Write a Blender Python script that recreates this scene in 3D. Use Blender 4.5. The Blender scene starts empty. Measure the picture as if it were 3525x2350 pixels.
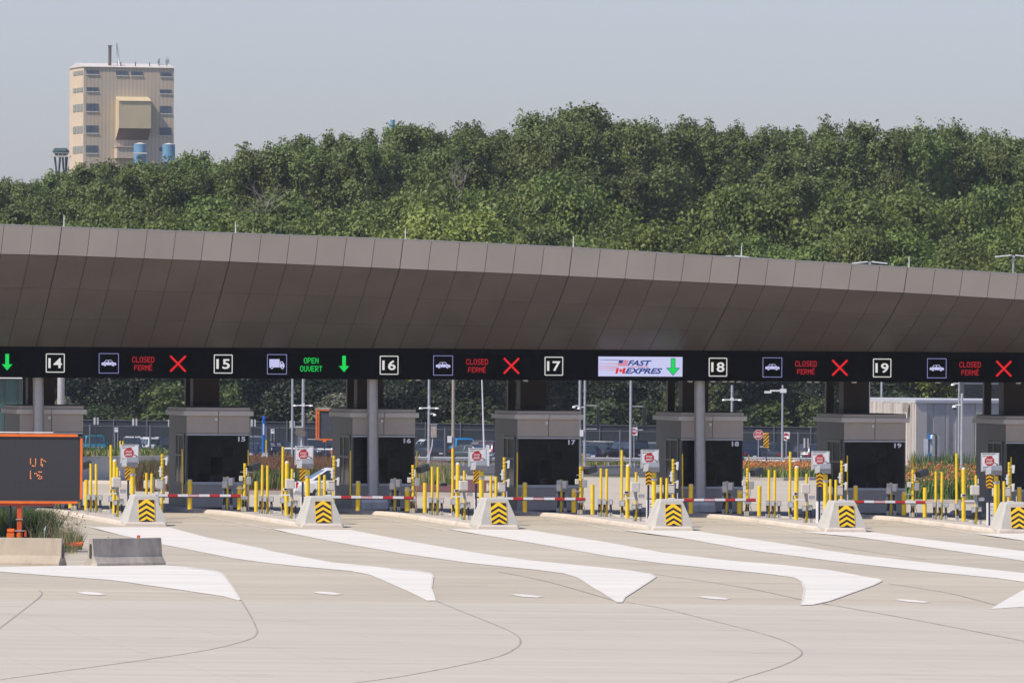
import bpy, bmesh, math, random
import numpy as np
from mathutils import Vector, Matrix

# ------------------------------------------------------------------ camera, sky, sun, exposure
scene = bpy.context.scene
COL = scene.collection
F, H, ROLL, PH = 20000.0, 6.2, 0.0055, math.atan(31 / 20000.0)   # focal length in picture units (frame 2352 wide)
FW = Vector((0, math.cos(PH), math.sin(PH)))
UP = Vector((0, -math.sin(PH), math.cos(PH)))
RT = Vector((1, 0, 0))
cam = bpy.data.objects.new('camera', bpy.data.cameras.new('camera'))
COL.objects.link(cam)
cam.data.sensor_width = 36
cam.data.lens = 36 * F / 2352
cam.data.clip_start, cam.data.clip_end = 1, 9000
xc = RT * math.cos(ROLL) + UP * math.sin(ROLL)
yc = -RT * math.sin(ROLL) + UP * math.cos(ROLL)
zc = -FW
cam.matrix_world = Matrix(((xc.x, yc.x, zc.x, 0), (xc.y, yc.y, zc.y, 0), (xc.z, yc.z, zc.z, H), (0, 0, 0, 1)))
scene.camera = cam

SUN_EL, SUN_AZ = math.radians(50.5), math.radians(34)      # azimuth: from the left, this far round towards the viewer
SUN = Vector((-math.cos(SUN_AZ) * math.cos(SUN_EL), -math.sin(SUN_AZ) * math.cos(SUN_EL), math.sin(SUN_EL)))
world = bpy.data.worlds.new('World')
scene.world = world
world.use_nodes = True
wn, wl = world.node_tree.nodes, world.node_tree.links
wn.clear()
sky = wn.new('ShaderNodeTexSky')
sky.sky_type = 'NISHITA'
sky.sun_disc = False
sky.sun_elevation = SUN_EL
sky.sun_rotation = math.atan2(SUN.x, SUN.y)
sky.air_density, sky.dust_density, sky.ozone_density = 1.0, 1.0, 3.0
tint = wn.new('ShaderNodeMix'); tint.data_type = 'RGBA'; tint.blend_type = 'MULTIPLY'
tint.inputs[0].default_value = 1.0
tint.inputs[7].default_value = (0.98, 0.945, 1.155, 1)
bg = wn.new('ShaderNodeBackground'); bg.inputs[1].default_value = 0.13
wo = wn.new('ShaderNodeOutputWorld')
wl.new(sky.outputs[0], tint.inputs[6]); wl.new(tint.outputs[2], bg.inputs[0]); wl.new(bg.outputs[0], wo.inputs[0])
sl = bpy.data.lights.new('sun', 'SUN'); sl.energy = 4.7; sl.angle = math.radians(0.6); sl.color = (1, 0.915, 0.78)
so = bpy.data.objects.new('sun', sl); COL.objects.link(so)
so.rotation_euler = SUN.to_track_quat('Z', 'Y').to_euler()
scene.view_settings.view_transform = 'Standard'
scene.view_settings.look = 'None'
scene.view_settings.exposure = 0.0
scene.view_settings.gamma = 1.0
scene.cycles.max_bounces = 6
scene.cycles.transparent_max_bounces = 12
scene.cycles.volume_bounces = 0
R = random.Random(7)
NR = np.random.default_rng(11)

# ------------------------------------------------------------------ survey: picture directions -> places
TH = math.atan(3326 / F)
E = Vector((math.cos(TH), math.sin(TH), 0)); N = Vector((-math.sin(TH), math.cos(TH), 0))
O = Vector((-1.576, 339.0, 0))

def ab(p):
    d = Vector((p[0], p[1], 0)) - O
    return d.dot(E), d.dot(N)

def gz_ab(a, b):
    z = -0.006 * max(-120, min(120, a))
    if b < -3: z -= (-3 - max(b, -24)) * 0.0125 + max(0, -24 - b) * 0.001
    if b > 15: z -= (min(b, 470) - 15) * 0.0065
    if b > 480:
        t = min(1, (b - 480) / 220); z += 11 * t * t * (3 - 2 * t)
    return z

def gz(x, y): return gz_ab(*ab((x, y)))
def P_ab(a, b, dz=0.0):
    p = O + E * a + N * b
    return Vector((p.x, p.y, gz_ab(a, b) + dz))

def ray(x, y):
    dx, dy = x - 1176, y - 784
    c, s = math.cos(ROLL), math.sin(ROLL)
    return FW * F + RT * (dx * c + dy * s) - UP * (-dx * s + dy * c)

def at(x, y, Y):
    d = ray(x, y)
    return Vector((0, 0, H)) + d * (Y / d.y)

def onplane(x, y, b):
    d = ray(x, y)
    return Vector((0, 0, H)) + d * ((O.dot(N) + b) / d.dot(N))

def G(x, y, dz=0.0):
    lo, hi = 60.0, 1100.0
    f = lambda Y: (lambda p: p.z - gz(p.x, p.y) - dz)(at(x, y, Y))
    for _ in range(46):
        m = (lo + hi) / 2
        if f(m) > 0: lo = m
        else: hi = m
    return at(x, y, (lo + hi) / 2)

def prj(p):                      # check only: place -> picture
    d = Vector(p) - Vector((0, 0, H))
    k = F / d.dot(FW); dx, dy = d.dot(RT) * k, -d.dot(UP) * k
    c, s = math.cos(ROLL), math.sin(ROLL)
    return 1176 + dx * c - dy * s, 784 + dx * s + dy * c

# ------------------------------------------------------------------ materials
MATS = {}
def mat(name, col, rough=0.6, metal=0.0, var=0.12, scale=3.0, emit=None, es=1.0, stretch=None, bump=0.0, spec=0.5):
    if name in MATS: return MATS[name]
    m = bpy.data.materials.new(name); m.use_nodes = True
    nt = m.node_tree; b = nt.nodes['Principled BSDF']
    b.inputs['Roughness'].default_value = rough; b.inputs['Metallic'].default_value = metal
    b.inputs['Specular IOR Level'].default_value = spec
    c = (*col, 1)
    if emit:
        b.inputs['Base Color'].default_value = c
        b.inputs['Emission Color'].default_value = (*emit, 1); b.inputs['Emission Strength'].default_value = es
    else:
        tc = nt.nodes.new('ShaderNodeTexCoord'); mp = nt.nodes.new('ShaderNodeMapping')
        if stretch: mp.inputs['Scale'].default_value = stretch
        nz = nt.nodes.new('ShaderNodeTexNoise'); nz.inputs['Scale'].default_value = scale; nz.inputs['Detail'].default_value = 5
        rmp = nt.nodes.new('ShaderNodeMapRange'); rmp.inputs['From Min'].default_value = 0.3; rmp.inputs['From Max'].default_value = 0.7
        rmp.inputs['To Min'].default_value = 1 - var; rmp.inputs['To Max'].default_value = 1 + var
        mx = nt.nodes.new('ShaderNodeVectorMath'); mx.operation = 'SCALE'; mx.inputs[0].default_value = col
        nt.links.new(tc.outputs['Object'], mp.inputs[0]); nt.links.new(mp.outputs[0], nz.inputs[0])
        nt.links.new(nz.outputs[0], rmp.inputs[0]); nt.links.new(rmp.outputs[0], mx.inputs['Scale'])
        nt.links.new(mx.outputs[0], b.inputs['Base Color'])
        if bump:
            bp = nt.nodes.new('ShaderNodeBump'); bp.inputs['Strength'].default_value = bump; bp.inputs['Distance'].default_value = 0.02
            nt.links.new(nz.outputs[0], bp.inputs['Height']); nt.links.new(bp.outputs[0], b.inputs['Normal'])
    MATS[name] = m
    return m

def leaf_mat(name, dark, light, rnd=0.25, trans=0.22, scale=0.35):
    m = bpy.data.materials.new(name); m.use_nodes = True
    nt = m.node_tree; L = nt.links; b = nt.nodes['Principled BSDF']
    b.inputs['Roughness'].default_value = 0.55; b.inputs['Specular IOR Level'].default_value = 0.35
    tc = nt.nodes.new('ShaderNodeTexCoord'); nz = nt.nodes.new('ShaderNodeTexNoise')
    nz.inputs['Scale'].default_value = scale; nz.inputs['Detail'].default_value = 6; nz.inputs['Roughness'].default_value = 0.7
    cr = nt.nodes.new('ShaderNodeValToRGB')
    cr.color_ramp.elements[0].position = 0.36; cr.color_ramp.elements[0].color = (*dark, 1)
    cr.color_ramp.elements[1].position = 0.66; cr.color_ramp.elements[1].color = (*light, 1)
    oi = nt.nodes.new('ShaderNodeObjectInfo'); hs = nt.nodes.new('ShaderNodeHueSaturation')
    mr = nt.nodes.new('ShaderNodeMapRange'); mr.inputs['To Min'].default_value = 1 - rnd; mr.inputs['To Max'].default_value = 1 + rnd
    mh = nt.nodes.new('ShaderNodeMapRange'); mh.inputs['To Min'].default_value = 0.488; mh.inputs['To Max'].default_value = 0.515
    L.new(tc.outputs['Object'], nz.inputs[0]); L.new(nz.outputs[0], cr.inputs[0]); L.new(cr.outputs[0], hs.inputs['Color'])
    L.new(oi.outputs['Random'], mr.inputs[0]); L.new(mr.outputs[0], hs.inputs['Value'])
    L.new(oi.outputs['Random'], mh.inputs[0]); L.new(mh.outputs[0], hs.inputs['Hue'])
    L.new(hs.outputs[0], b.inputs['Base Color'])
    if trans:
        tr = nt.nodes.new('ShaderNodeBsdfTranslucent'); mix = nt.nodes.new('ShaderNodeMixShader'); mix.inputs[0].default_value = trans
        L.new(hs.outputs[0], tr.inputs[0]); out = nt.nodes['Material Output']
        L.new(b.outputs[0], mix.inputs[1]); L.new(tr.outputs[0], mix.inputs[2]); L.new(mix.outputs[0], out.inputs[0])
    MATS[name] = m
    return m

# ------------------------------------------------------------------ mesh builder
class MB:
    def __init__(s): s.v, s.f, s.m = [], [], []
    def add(s, vs, fs, mi=0):
        o = len(s.v); s.v += [tuple(p) for p in vs]; s.f += [tuple(i + o for i in f) for f in fs]; s.m += [mi] * len(fs); return s
    def box(s, x0, x1, y0, y1, z0, z1, mi=0, ti=0.0, tj=0.0):   # ti/tj: inset of the top in x/y
        v = [(x0, y0, z0), (x1, y0, z0), (x1, y1, z0), (x0, y1, z0), (x0 + ti, y0 + tj, z1), (x1 - ti, y0 + tj, z1), (x1 - ti, y1 - tj, z1), (x0 + ti, y1 - tj, z1)]
        return s.add(v, [(3, 2, 1, 0), (4, 5, 6, 7), (0, 1, 5, 4), (1, 2, 6, 5), (2, 3, 7, 6), (3, 0, 4, 7)], mi)
    def cbox(s, c, d, mi=0, rot=None):
        x, y, z = d[0] / 2, d[1] / 2, d[2] / 2
        v = [Vector(p) for p in [(-x, -y, -z), (x, -y, -z), (x, y, -z), (-x, y, -z), (-x, -y, z), (x, -y, z), (x, y, z), (-x, y, z)]]
        if rot is not None: v = [rot @ p for p in v]
        return s.add([p + Vector(c) for p in v], [(3, 2, 1, 0), (4, 5, 6, 7), (0, 1, 5, 4), (1, 2, 6, 5), (2, 3, 7, 6), (3, 0, 4, 7)], mi)
    def tube(s, pts, rs, n=10, mi=0, cap=True):
        pts = [Vector(p) for p in pts]
        if not hasattr(rs, '__len__'): rs = [rs] * len(pts)
        rings = []
        for i, p in enumerate(pts):
            d = (pts[min(i + 1, len(pts) - 1)] - pts[max(i - 1, 0)]).normalized()
            u = d.cross(Vector((0, 1, 0)) if abs(d.y) < 0.9 else Vector((1, 0, 0))).normalized(); w = d.cross(u)
            rings.append([p + (u * math.cos(2 * math.pi * j / n) + w * math.sin(2 * math.pi * j / n)) * rs[i] for j in range(n)])
        v = [q for r in rings for q in r]; f = []
        for i in range(len(pts) - 1):
            for j in range(n):
                a, b2 = i * n + j, i * n + (j + 1) % n
                f.append((a, b2, b2 + n, a + n))
        if cap: f += [tuple(range(n - 1, -1, -1)), tuple(range((len(pts) - 1) * n, len(pts) * n))]
        return s.add(v, f, mi)
    def cyl(s, x, y, z0, z1, r, n=14, mi=0, r1=None, dome=0.0):
        p = [(x, y, z0), (x, y, z1)]; rr = [r, r if r1 is None else r1]
        if dome:
            for k in (0.35, 0.65, 0.88, 1.0):
                p.append((x, y, z1 + dome * math.sin(k * math.pi / 2))); rr.append(max(0.002, rr[1] * math.cos(k * math.pi / 2)))
        return s.tube(p, rr, n, mi)
    def prism(s, poly, y0, y1, mi=0):         # poly in (x, z), extruded in y
        n = len(poly)
        v = [(p[0], y0, p[1]) for p in poly] + [(p[0], y1, p[1]) for p in poly]
        f = [tuple(range(n)), tuple(range(2 * n - 1, n - 1, -1))] + [((i + 1) % n, i, i + n, (i + 1) % n + n) for i in range(n)]
        return s.add(v, f, mi)
    def hprism(s, poly, z0, z1, mi=0):        # poly in (x, y) ccw
        n = len(poly)
        v = [(p[0], p[1], z0) for p in poly] + [(p[0], p[1], z1) for p in poly]
        f = [tuple(range(n - 1, -1, -1)), tuple(range(n, 2 * n))] + [(i, (i + 1) % n, (i + 1) % n + n, i + n) for i in range(n)]
        return s.add(v, f, mi)
    def build(s, name, mats, parent=None, bevel=0.0, smooth=False):
        me = bpy.data.meshes.new(name)
        if not isinstance(mats, (list, tuple)): mats = [mats]
        me.from_pydata(s.v, [], s.f)
        for m in mats: me.materials.append(m)
        me.polygons.foreach_set('material_index', s.m)
        if bevel:
            bm = bmesh.new(); bm.from_mesh(me)
            ed = [e for e in bm.edges if len(e.link_faces) == 2 and e.calc_face_angle(0) > 0.5]
            bmesh.ops.bevel(bm, geom=ed, offset=bevel, segments=2, affect='EDGES', profile=0.5)
            bm.to_mesh(me); bm.free()
        me.update()
        if smooth:
            me.shade_smooth()
            try: me.set_sharp_from_angle(angle=math.radians(35))
            except Exception: pass
        o = bpy.data.objects.new(name, me); COL.objects.link(o)
        if parent: o.parent = parent
        return o

def tag(o, label=None, cat=None, group=None, kind=None):
    if label: o['label'] = label
    if cat: o['category'] = cat
    if group: o['group'] = group
    if kind: o['kind'] = kind
    return o

def root(name, label, cat, loc, rz=TH, group=None):
    o = bpy.data.objects.new(name, None); COL.objects.link(o)
    o.empty_display_size = 0.3
    o.location = loc; o.rotation_euler = (0, 0, rz)
    return tag(o, label, cat, group)

def copy_tree(o, parent=None):
    c = o.copy(); COL.objects.link(c)
    if parent: c.parent = parent
    for ch in list(o.children): copy_tree(ch, c)
    return c

CACHE = {}
def place(key, name, label, cat, loc, builder, rz=TH, group=None):
    if key in CACHE:
        r = copy_tree(CACHE[key]); r.location = loc; r.rotation_euler = (0, 0, rz)
        tag(r, label, cat, group); return r
    r = root(name, label, cat, loc, rz, group); builder(r); CACHE[key] = r
    return r

_TX = {}
def text_geo(body, bold=0.0, shear=0.0):
    k = (body, bold, shear)
    if k in _TX: return _TX[k]
    cu = bpy.data.curves.new('t', 'FONT'); cu.body = body; cu.offset = bold; cu.shear = shear; cu.resolution_u = 3
    ob = bpy.data.objects.new('t', cu); COL.objects.link(ob)
    bpy.context.view_layer.update()
    dg = bpy.context.evaluated_depsgraph_get()
    me = ob.evaluated_get(dg).to_mesh()
    vs = [(v.co.x, v.co.y) for v in me.vertices]; fs = [tuple(p.vertices) for p in me.polygons]
    ob.evaluated_get(dg).to_mesh_clear(); bpy.data.objects.remove(ob); bpy.data.curves.remove(cu)
    x0, x1 = min(v[0] for v in vs), max(v[0] for v in vs); y0, y1 = min(v[1] for v in vs), max(v[1] for v in vs)
    _TX[k] = (vs, fs, x0, x1, y0, y1); return _TX[k]

def put_text(mb, body, cx, cz, w, h, y, mi=0, bold=0.0, shear=0.0, align=0):
    """text in the local x-z plane facing -y, fitted to w x h"""
    vs, fs, x0, x1, y0, y1 = text_geo(body, bold, shear)
    sx, sz = (w / (x1 - x0)), (h / (y1 - y0))
    ox = cx - w / 2 if align == 0 else cx
    mb.add([(ox + (v[0] - x0) * sx, y, cz - h / 2 + (v[1] - y0) * sz) for v in vs], fs, mi)

def flat(mb, poly, y, mi=0):                      # a flat figure in the x-z plane facing -y (poly may be concave)
    from mathutils.geometry import tessellate_polygon
    tr = tessellate_polygon([[Vector((p[0], p[1], 0)) for p in poly]])
    vs = [(p[0], y, p[1]) for p in poly]; fs = []
    for t in tr:
        a, b, c = [poly[i] for i in t]
        fs.append(tuple(t) if (b[0]-a[0])*(c[1]-a[1])-(b[1]-a[1])*(c[0]-a[0]) > 0 else (t[0], t[2], t[1]))
    mb.add(vs, fs, mi)

def sheet(name, pts, m, dz=0.004, label=None, kind='structure', sub=1, cat=None, group=None):
    """flat figure on the ground; pts are places; split so that it follows the ground"""
    from mathutils.geometry import tessellate_polygon
    bm = bmesh.new()
    vs = [bm.verts.new((p[0], p[1], 0)) for p in pts]
    for t in tessellate_polygon([[Vector((p[0], p[1], 0)) for p in pts]]):
        try: bm.faces.new([vs[i] for i in t])
        except ValueError: pass
    bmesh.ops.recalc_face_normals(bm, faces=bm.faces)
    if sum(f.normal.z for f in bm.faces) < 0: bmesh.ops.reverse_faces(bm, faces=bm.faces)
    for v in bm.verts: v.co.z = gz(v.co.x, v.co.y) + dz
    me = bpy.data.meshes.new(name); bm.to_mesh(me); bm.free(); me.materials.append(m)
    o = bpy.data.objects.new(name, me); COL.objects.link(o)
    tag(o, label, cat, group, kind)
    return o

# ------------------------------------------------------------------ palette
def concrete(name, col, sc=1.0, joints=False, var=0.10):
    m = bpy.data.materials.new(name); m.use_nodes = True; nt = m.node_tree; L = nt.links; b = nt.nodes['Principled BSDF']
    b.inputs['Roughness'].default_value = 0.85; b.inputs['Specular IOR Level'].default_value = 0.25
    tc = nt.nodes.new('ShaderNodeTexCoord')
    def noise(scale, st, detail=6):
        mp = nt.nodes.new('ShaderNodeMapping'); mp.inputs['Scale'].default_value = st; mp.inputs['Rotation'].default_value = (0, 0, -TH if joints else 0)
        n = nt.nodes.new('ShaderNodeTexNoise'); n.inputs['Scale'].default_value = scale; n.inputs['Detail'].default_value = detail
        n.inputs['Roughness'].default_value = 0.62
        L.new(tc.outputs['Object'], mp.inputs[0]); L.new(mp.outputs[0], n.inputs[0]); return n.outputs[0]
    def rng(x, a, b2, lo=0.3, hi=0.7):
        r = nt.nodes.new('ShaderNodeMapRange'); r.inputs['From Min'].default_value = lo; r.inputs['From Max'].default_value = hi
        r.inputs['To Min'].default_value = a; r.inputs['To Max'].default_value = b2; L.new(x, r.inputs[0]); return r.outputs[0]
    def mul(x, y):
        q = nt.nodes.new('ShaderNodeMath'); q.operation = 'MULTIPLY'; L.new(x, q.inputs[0]); L.new(y, q.inputs[1]); return q.outputs[0]
    if joints:
        v = mul(rng(noise(0.05, (1, 1, 1)), 1 - var, 1 + var * .7), rng(noise(0.25, (0.10, 1.0, 1)), 1 - var * .8, 1 + var * .8))
        v = mul(v, rng(noise(1.0, (0.08, 1.0, 1)), 1 - var * .9, 1 + var * .6))
        v = mul(v, rng(noise(0.6, (0.5, 1.4, 1), 9), 0.80, 1.0, 0.30, 0.40))       # scattered tyre-dark stains
        # transverse saw cuts every 4.6 m, lengthwise ones every 3.6 m
        mp = nt.nodes.new('ShaderNodeMapping'); mp.inputs['Rotation'].default_value = (0, 0, -TH); L.new(tc.outputs['Object'], mp.inputs[0])
        sx = nt.nodes.new('ShaderNodeSeparateXYZ'); L.new(mp.outputs[0], sx.inputs[0])
        for ch, per, wd, dk in (('Y', 4.6, 0.05, 0.80), ('X', 3.25, 0.02, 0.8)):
            d = nt.nodes.new('ShaderNodeMath'); d.operation = 'DIVIDE'; d.inputs[1].default_value = per; L.new(sx.outputs[ch], d.inputs[0])
            fr = nt.nodes.new('ShaderNodeMath'); fr.operation = 'FRACT'; L.new(d.outputs[0], fr.inputs[0])
            lt = nt.nodes.new('ShaderNodeMath'); lt.operation = 'GREATER_THAN'; lt.inputs[1].default_value = wd / per; L.new(fr.outputs[0], lt.inputs[0])
            v = mul(v, rng(lt.outputs[0], dk, 1.0, 0, 1))
    else:
        v = mul(rng(noise(1.2 * sc, (1, 1, 1)), 1 - var, 1 + var), rng(noise(6 * sc, (1, 1, 0.35), 8), 1 - var * .8, 1 + var * .5))
        v = mul(v, rng(noise(2.2 * sc, (1.2, 1.2, 0.3), 8), 0.82, 1.0, 0.32, 0.44))
        bp = nt.nodes.new('ShaderNodeBump'); bp.inputs['Strength'].default_value = 0.25; bp.inputs['Distance'].default_value = 0.02
        L.new(noise(14 * sc, (1, 1, 1)), bp.inputs['Height']); L.new(bp.outputs[0], b.inputs['Normal'])
    mx = nt.nodes.new('ShaderNodeVectorMath'); mx.operation = 'SCALE'; mx.inputs[0].default_value = col
    L.new(v, mx.inputs['Scale']); L.new(mx.outputs[0], b.inputs['Base Color'])
    MATS[name] = m; return m

M_pave = concrete('lane_concrete', (0.482, 0.428, 0.332), joints=True, var=0.10)
M_near = concrete('near_concrete', (0.500, 0.458, 0.372), joints=True, var=0.065)
M_island = concrete('island_concrete', (0.50, 0.46, 0.41), 0.6)
M_curb = concrete('curb_concrete', (0.58, 0.51, 0.43), 0.5)
M_nose = concrete('cast_concrete', (0.47, 0.455, 0.41), 1.0, var=0.09)
M_tanc = concrete('tan_concrete', (0.42, 0.355, 0.27), 0.8, var=0.08)
M_greyc = concrete('weathered_concrete', (0.40, 0.355, 0.30), 0.8, var=0.26)
M_white = mat('road_paint', (0.70, 0.668, 0.59), 0.75, var=0.10, scale=0.6, stretch=(0.25, 1.6, 1))
def worn(m, under):          # small patches where the paint has gone to the concrete
    nt = m.node_tree; b = nt.nodes['Principled BSDF']; src = b.inputs['Base Color'].links[0].from_socket
    tc = nt.nodes.new('ShaderNodeTexCoord'); n = nt.nodes.new('ShaderNodeTexNoise'); n.inputs['Scale'].default_value = 2.6; n.inputs['Detail'].default_value = 9; n.inputs['Roughness'].default_value = .75
    r = nt.nodes.new('ShaderNodeMapRange'); r.inputs['From Min'].default_value = .38; r.inputs['From Max'].default_value = .31; x = nt.nodes.new('ShaderNodeMix'); x.data_type = 'RGBA'
    nt.links.new(tc.outputs['Object'], n.inputs[0]); nt.links.new(n.outputs[0], r.inputs[0]); nt.links.new(r.outputs[0], x.inputs[0]); nt.links.new(src, x.inputs[6]); x.inputs[7].default_value = (*under, 1)
    nt.links.new(x.outputs[2], b.inputs['Base Color'])
worn(M_white, (.48, .44, .37))
M_rim = mat('worn_curb_paint', (0.60, 0.56, 0.50), 0.8, var=0.15, scale=1.5)
M_joint = mat('joint_sealant', (0.32, 0.29, 0.245), 0.8, var=0.35, scale=2)
M_ground = mat('dry_grass_soil', (0.10, 0.10, 0.05), 0.95, var=0.4, scale=0.4)
M_asph = mat('asphalt', (0.07, 0.07, 0.072), 0.9, var=0.2, scale=0.6)
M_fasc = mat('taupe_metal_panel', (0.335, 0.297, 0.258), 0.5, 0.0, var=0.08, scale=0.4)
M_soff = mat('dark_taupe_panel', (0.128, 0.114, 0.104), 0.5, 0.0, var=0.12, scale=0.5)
M_gap = mat('shadow_gap', (0.045, 0.04, 0.036), 0.8)
M_band = mat('black_sign_band', (0.004, 0.004, 0.006), 0.6, var=0.1, spec=0.08)
M_roof = mat('roof_membrane', (0.28, 0.27, 0.26), 0.9)
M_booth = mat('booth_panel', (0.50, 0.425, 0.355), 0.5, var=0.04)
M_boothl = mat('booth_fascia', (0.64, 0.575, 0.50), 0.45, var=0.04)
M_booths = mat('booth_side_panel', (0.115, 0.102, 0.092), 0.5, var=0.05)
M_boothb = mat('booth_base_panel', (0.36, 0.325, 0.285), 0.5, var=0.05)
M_carglass_ = None
M_glass = mat('tinted_glass', (0.006, 0.007, 0.009), 0.12, var=0.3, scale=1.0, spec=0.15)
M_frame = mat('dark_frame', (0.075, 0.075, 0.08), 0.4)
M_alu = mat('light_trim', (0.55, 0.55, 0.55), 0.4, var=0.05)
M_brown = mat('bronze_steel', (0.055, 0.038, 0.032), 0.6, var=0.08)
M_steel = mat('painted_silver', (0.44, 0.42, 0.41), 0.35, 0.3, var=0.06)
M_galv = mat('galvanised_steel', (0.46, 0.47, 0.48), 0.45, 0.4, var=0.12)
M_yel = mat('yellow_paint', (0.78, 0.54, 0.02), 0.55, var=0.12, scale=3)
M_cap = mat('worn_cap', (0.62, 0.58, 0.46), 0.6)
M_black = mat('black_plastic', (0.015, 0.015, 0.017), 0.5)
M_grey = mat('grey_box', (0.34, 0.36, 0.38), 0.5, var=0.08)
M_beige = mat('beige_box', (0.60, 0.57, 0.52), 0.5, var=0.05)
M_wht = mat('white_enamel', (0.74, 0.74, 0.74), 0.4, var=0.04)
M_navy = mat('navy_post', (0.020, 0.028, 0.060), 0.5)
M_dgrey = mat('dark_grey_housing', (0.060, 0.066, 0.074), 0.4)
M_red = mat('sign_red', (0.52, 0.012, 0.02), 0.4)
M_org = mat('orange_paint', (0.86, 0.17, 0.015), 0.45)
M_ored = mat('orange_red_paint', (0.62, 0.085, 0.02), 0.5)
M_amb = mat('marker_yellow', (0.88, 0.46, 0.01), 0.4, var=0.03)
M_chev = mat('chevron_yellow', (0.86, 0.53, 0.01), 0.4, var=0.03)
M_bark = mat('bark', (0.13, 0.105, 0.085), 0.9, var=0.3, scale=4)
M_pale = mat('bare_wood', (0.24, 0.21, 0.17), 0.9, var=0.25, scale=4)
M_tyre = mat('tyre', (0.02, 0.02, 0.02), 0.8)
M_head = mat('headlamp', (0.75, 0.76, 0.78), 0.15, spec=0.8)
M_tail = mat('tail_lamp', (0.45, 0.01, 0.01), 0.2)
M_carg = mat('car_glass', (0.025, 0.035, 0.04), 0.05, spec=0.9)

def booth_glass():
    m = bpy.data.materials.new('booth_glass'); m.use_nodes = True; nt = m.node_tree; b = nt.nodes['Principled BSDF']
    b.inputs['Base Color'].default_value = (.004, .005, .007, 1); b.inputs['Roughness'].default_value = .06; b.inputs['Specular IOR Level'].default_value = .3
    t = nt.nodes.new('ShaderNodeBsdfTransparent'); t.inputs[0].default_value = (.86, .90, .92, 1); x = nt.nodes.new('ShaderNodeMixShader'); x.inputs[0].default_value = .42
    nt.links.new(t.outputs[0], x.inputs[1]); nt.links.new(b.outputs[0], x.inputs[2]); nt.links.new(x.outputs[0], nt.nodes['Material Output'].inputs[0]); return m
M_bglass = booth_glass()
M_room = mat('booth_room', (0.50, 0.50, 0.52), 0.8)
M_paper = mat('paper', (0.6, 0.6, 0.58), 0.8)

# ------------------------------------------------------------------ ground
def grid_sheet(name, a0, a1, b0, b1, m, dz=0.0, na=12, nb=60, kind='structure', label=None):
    av = [a0 + (a1 - a0) * i / na for i in range(na + 1)]; av += [-120, 120]; av = sorted(x for x in set(av) if a0 <= x <= a1)
    bv = [b0 + (b1 - b0) * i / nb for i in range(nb + 1)] + [-24, -3, 15, 470, 480]; bv = sorted(x for x in set(bv) if b0 <= x <= b1)
    vs = [P_ab(a, b, dz) for b in bv for a in av]; n = len(av)
    fs = [(j * n + i, j * n + i + 1, (j + 1) * n + i + 1, (j + 1) * n + i) for j in range(len(bv) - 1) for i in range(n - 1)]
    mb = MB(); mb.add(vs, fs)
    return tag(mb.build(name, m), label, None, None, kind)

grid_sheet('ground', -2600, 2600, -420, 5200, M_ground, -0.03, 30, 260)
grid_sheet('pavement', -160, 170, -420, 210, M_pave, 0.0, 10, 60)
grid_sheet('parking_lot_surface', -160, 170, 232, 445, M_asph, 0.0, 10, 40)
# lighter apron on the near side of the joint
near = [G(x, 1385 + (x - 1176) * .0055) for x in (-400, 0, 600, 1176, 1800, 2352, 2800)]
sheet('near_apron', near + [Vector((60, 95, 0)), Vector((-60, 95, 0))], M_near, 0.004)

# painted gores with their worn kerb rims
def gore(pts, ext=None):
    w = [G(x, y) for x, y in pts]
    sheet('painted_gore', w, M_white, 0.012)
GORES = [
 [(-70,1304),(0,1302),(150,1299),(351,1296),(431,1302),(498,1310),(513,1318),(536,1348),(553.7,1377.7),(548,1379),(510,1369),(415,1354.7),(255,1332),(128,1322.8),(0,1313),(-70,1309)],
 [(207,1210.5),(388,1211),(479,1235),(600.6,1259),(624.6,1266),(760.8,1291),(897,1305),(965,1310.4),(990,1315.5),(996.5,1323),(995,1335),(993,1352),(1001,1379),(981,1379.4),(942,1360),(851.5,1320.4),(806,1311.3),(670,1299),(600,1291),(533.8,1281.8),(351,1246),(271,1227)],
 [(624.6,1214.5),(806,1216.9),(942,1243),(1101,1270.5),(1214.7,1286.4),(1350.8,1300),(1441.6,1309),(1496,1318),(1508.7,1325),(1496,1334),(1437,1372.6),(1430,1384),(1416.6,1384),(1373.5,1356.7),(1328,1327),(1296,1317),(1237,1309),(1078.5,1293),(919.6,1270.5),(760.8,1243),(670,1225)],
 [(1028.6,1215),(1214.7,1217),(1396,1245.5),(1522.5,1269),(1684,1288),(1805.5,1298),(1906.6,1309),(1987.4,1324),(2023.8,1330.4),(2027.9,1335),(2007.6,1344.5),(1906.6,1381),(1866,1390),(1837.8,1390),(1841.9,1377),(1846,1352.6),(1839.9,1336.5),(1821.7,1326),(1765,1318),(1643.8,1306),(1522.5,1294),(1401,1278),(1214.7,1245.5),(1101,1227)],
 [(1429.5,1217.5),(1595,1219),(1765,1243.5),(1967,1273.8),(2129,1292),(2352,1316),(2520,1334),(2570,1345),(2440,1388),(2275,1398.5),(2311,1377),(2352,1354),(2375,1341),(2352,1336.5),(2290.6,1327.6),(2129,1312),(1926.8,1290),(1724.6,1263.7),(1563,1235)],
 [(1833.8,1221),(2003.6,1222.5),(2169,1243.5),(2352,1265.7),(2700,1306),(2700,1330),(2352,1288),(2169,1262),(1967,1233)],
 [(2234,1224.5),(2400,1226),(2700,1258),(2700,1283),(2352,1241.5)],
]
for g in GORES: gore(g)
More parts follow.
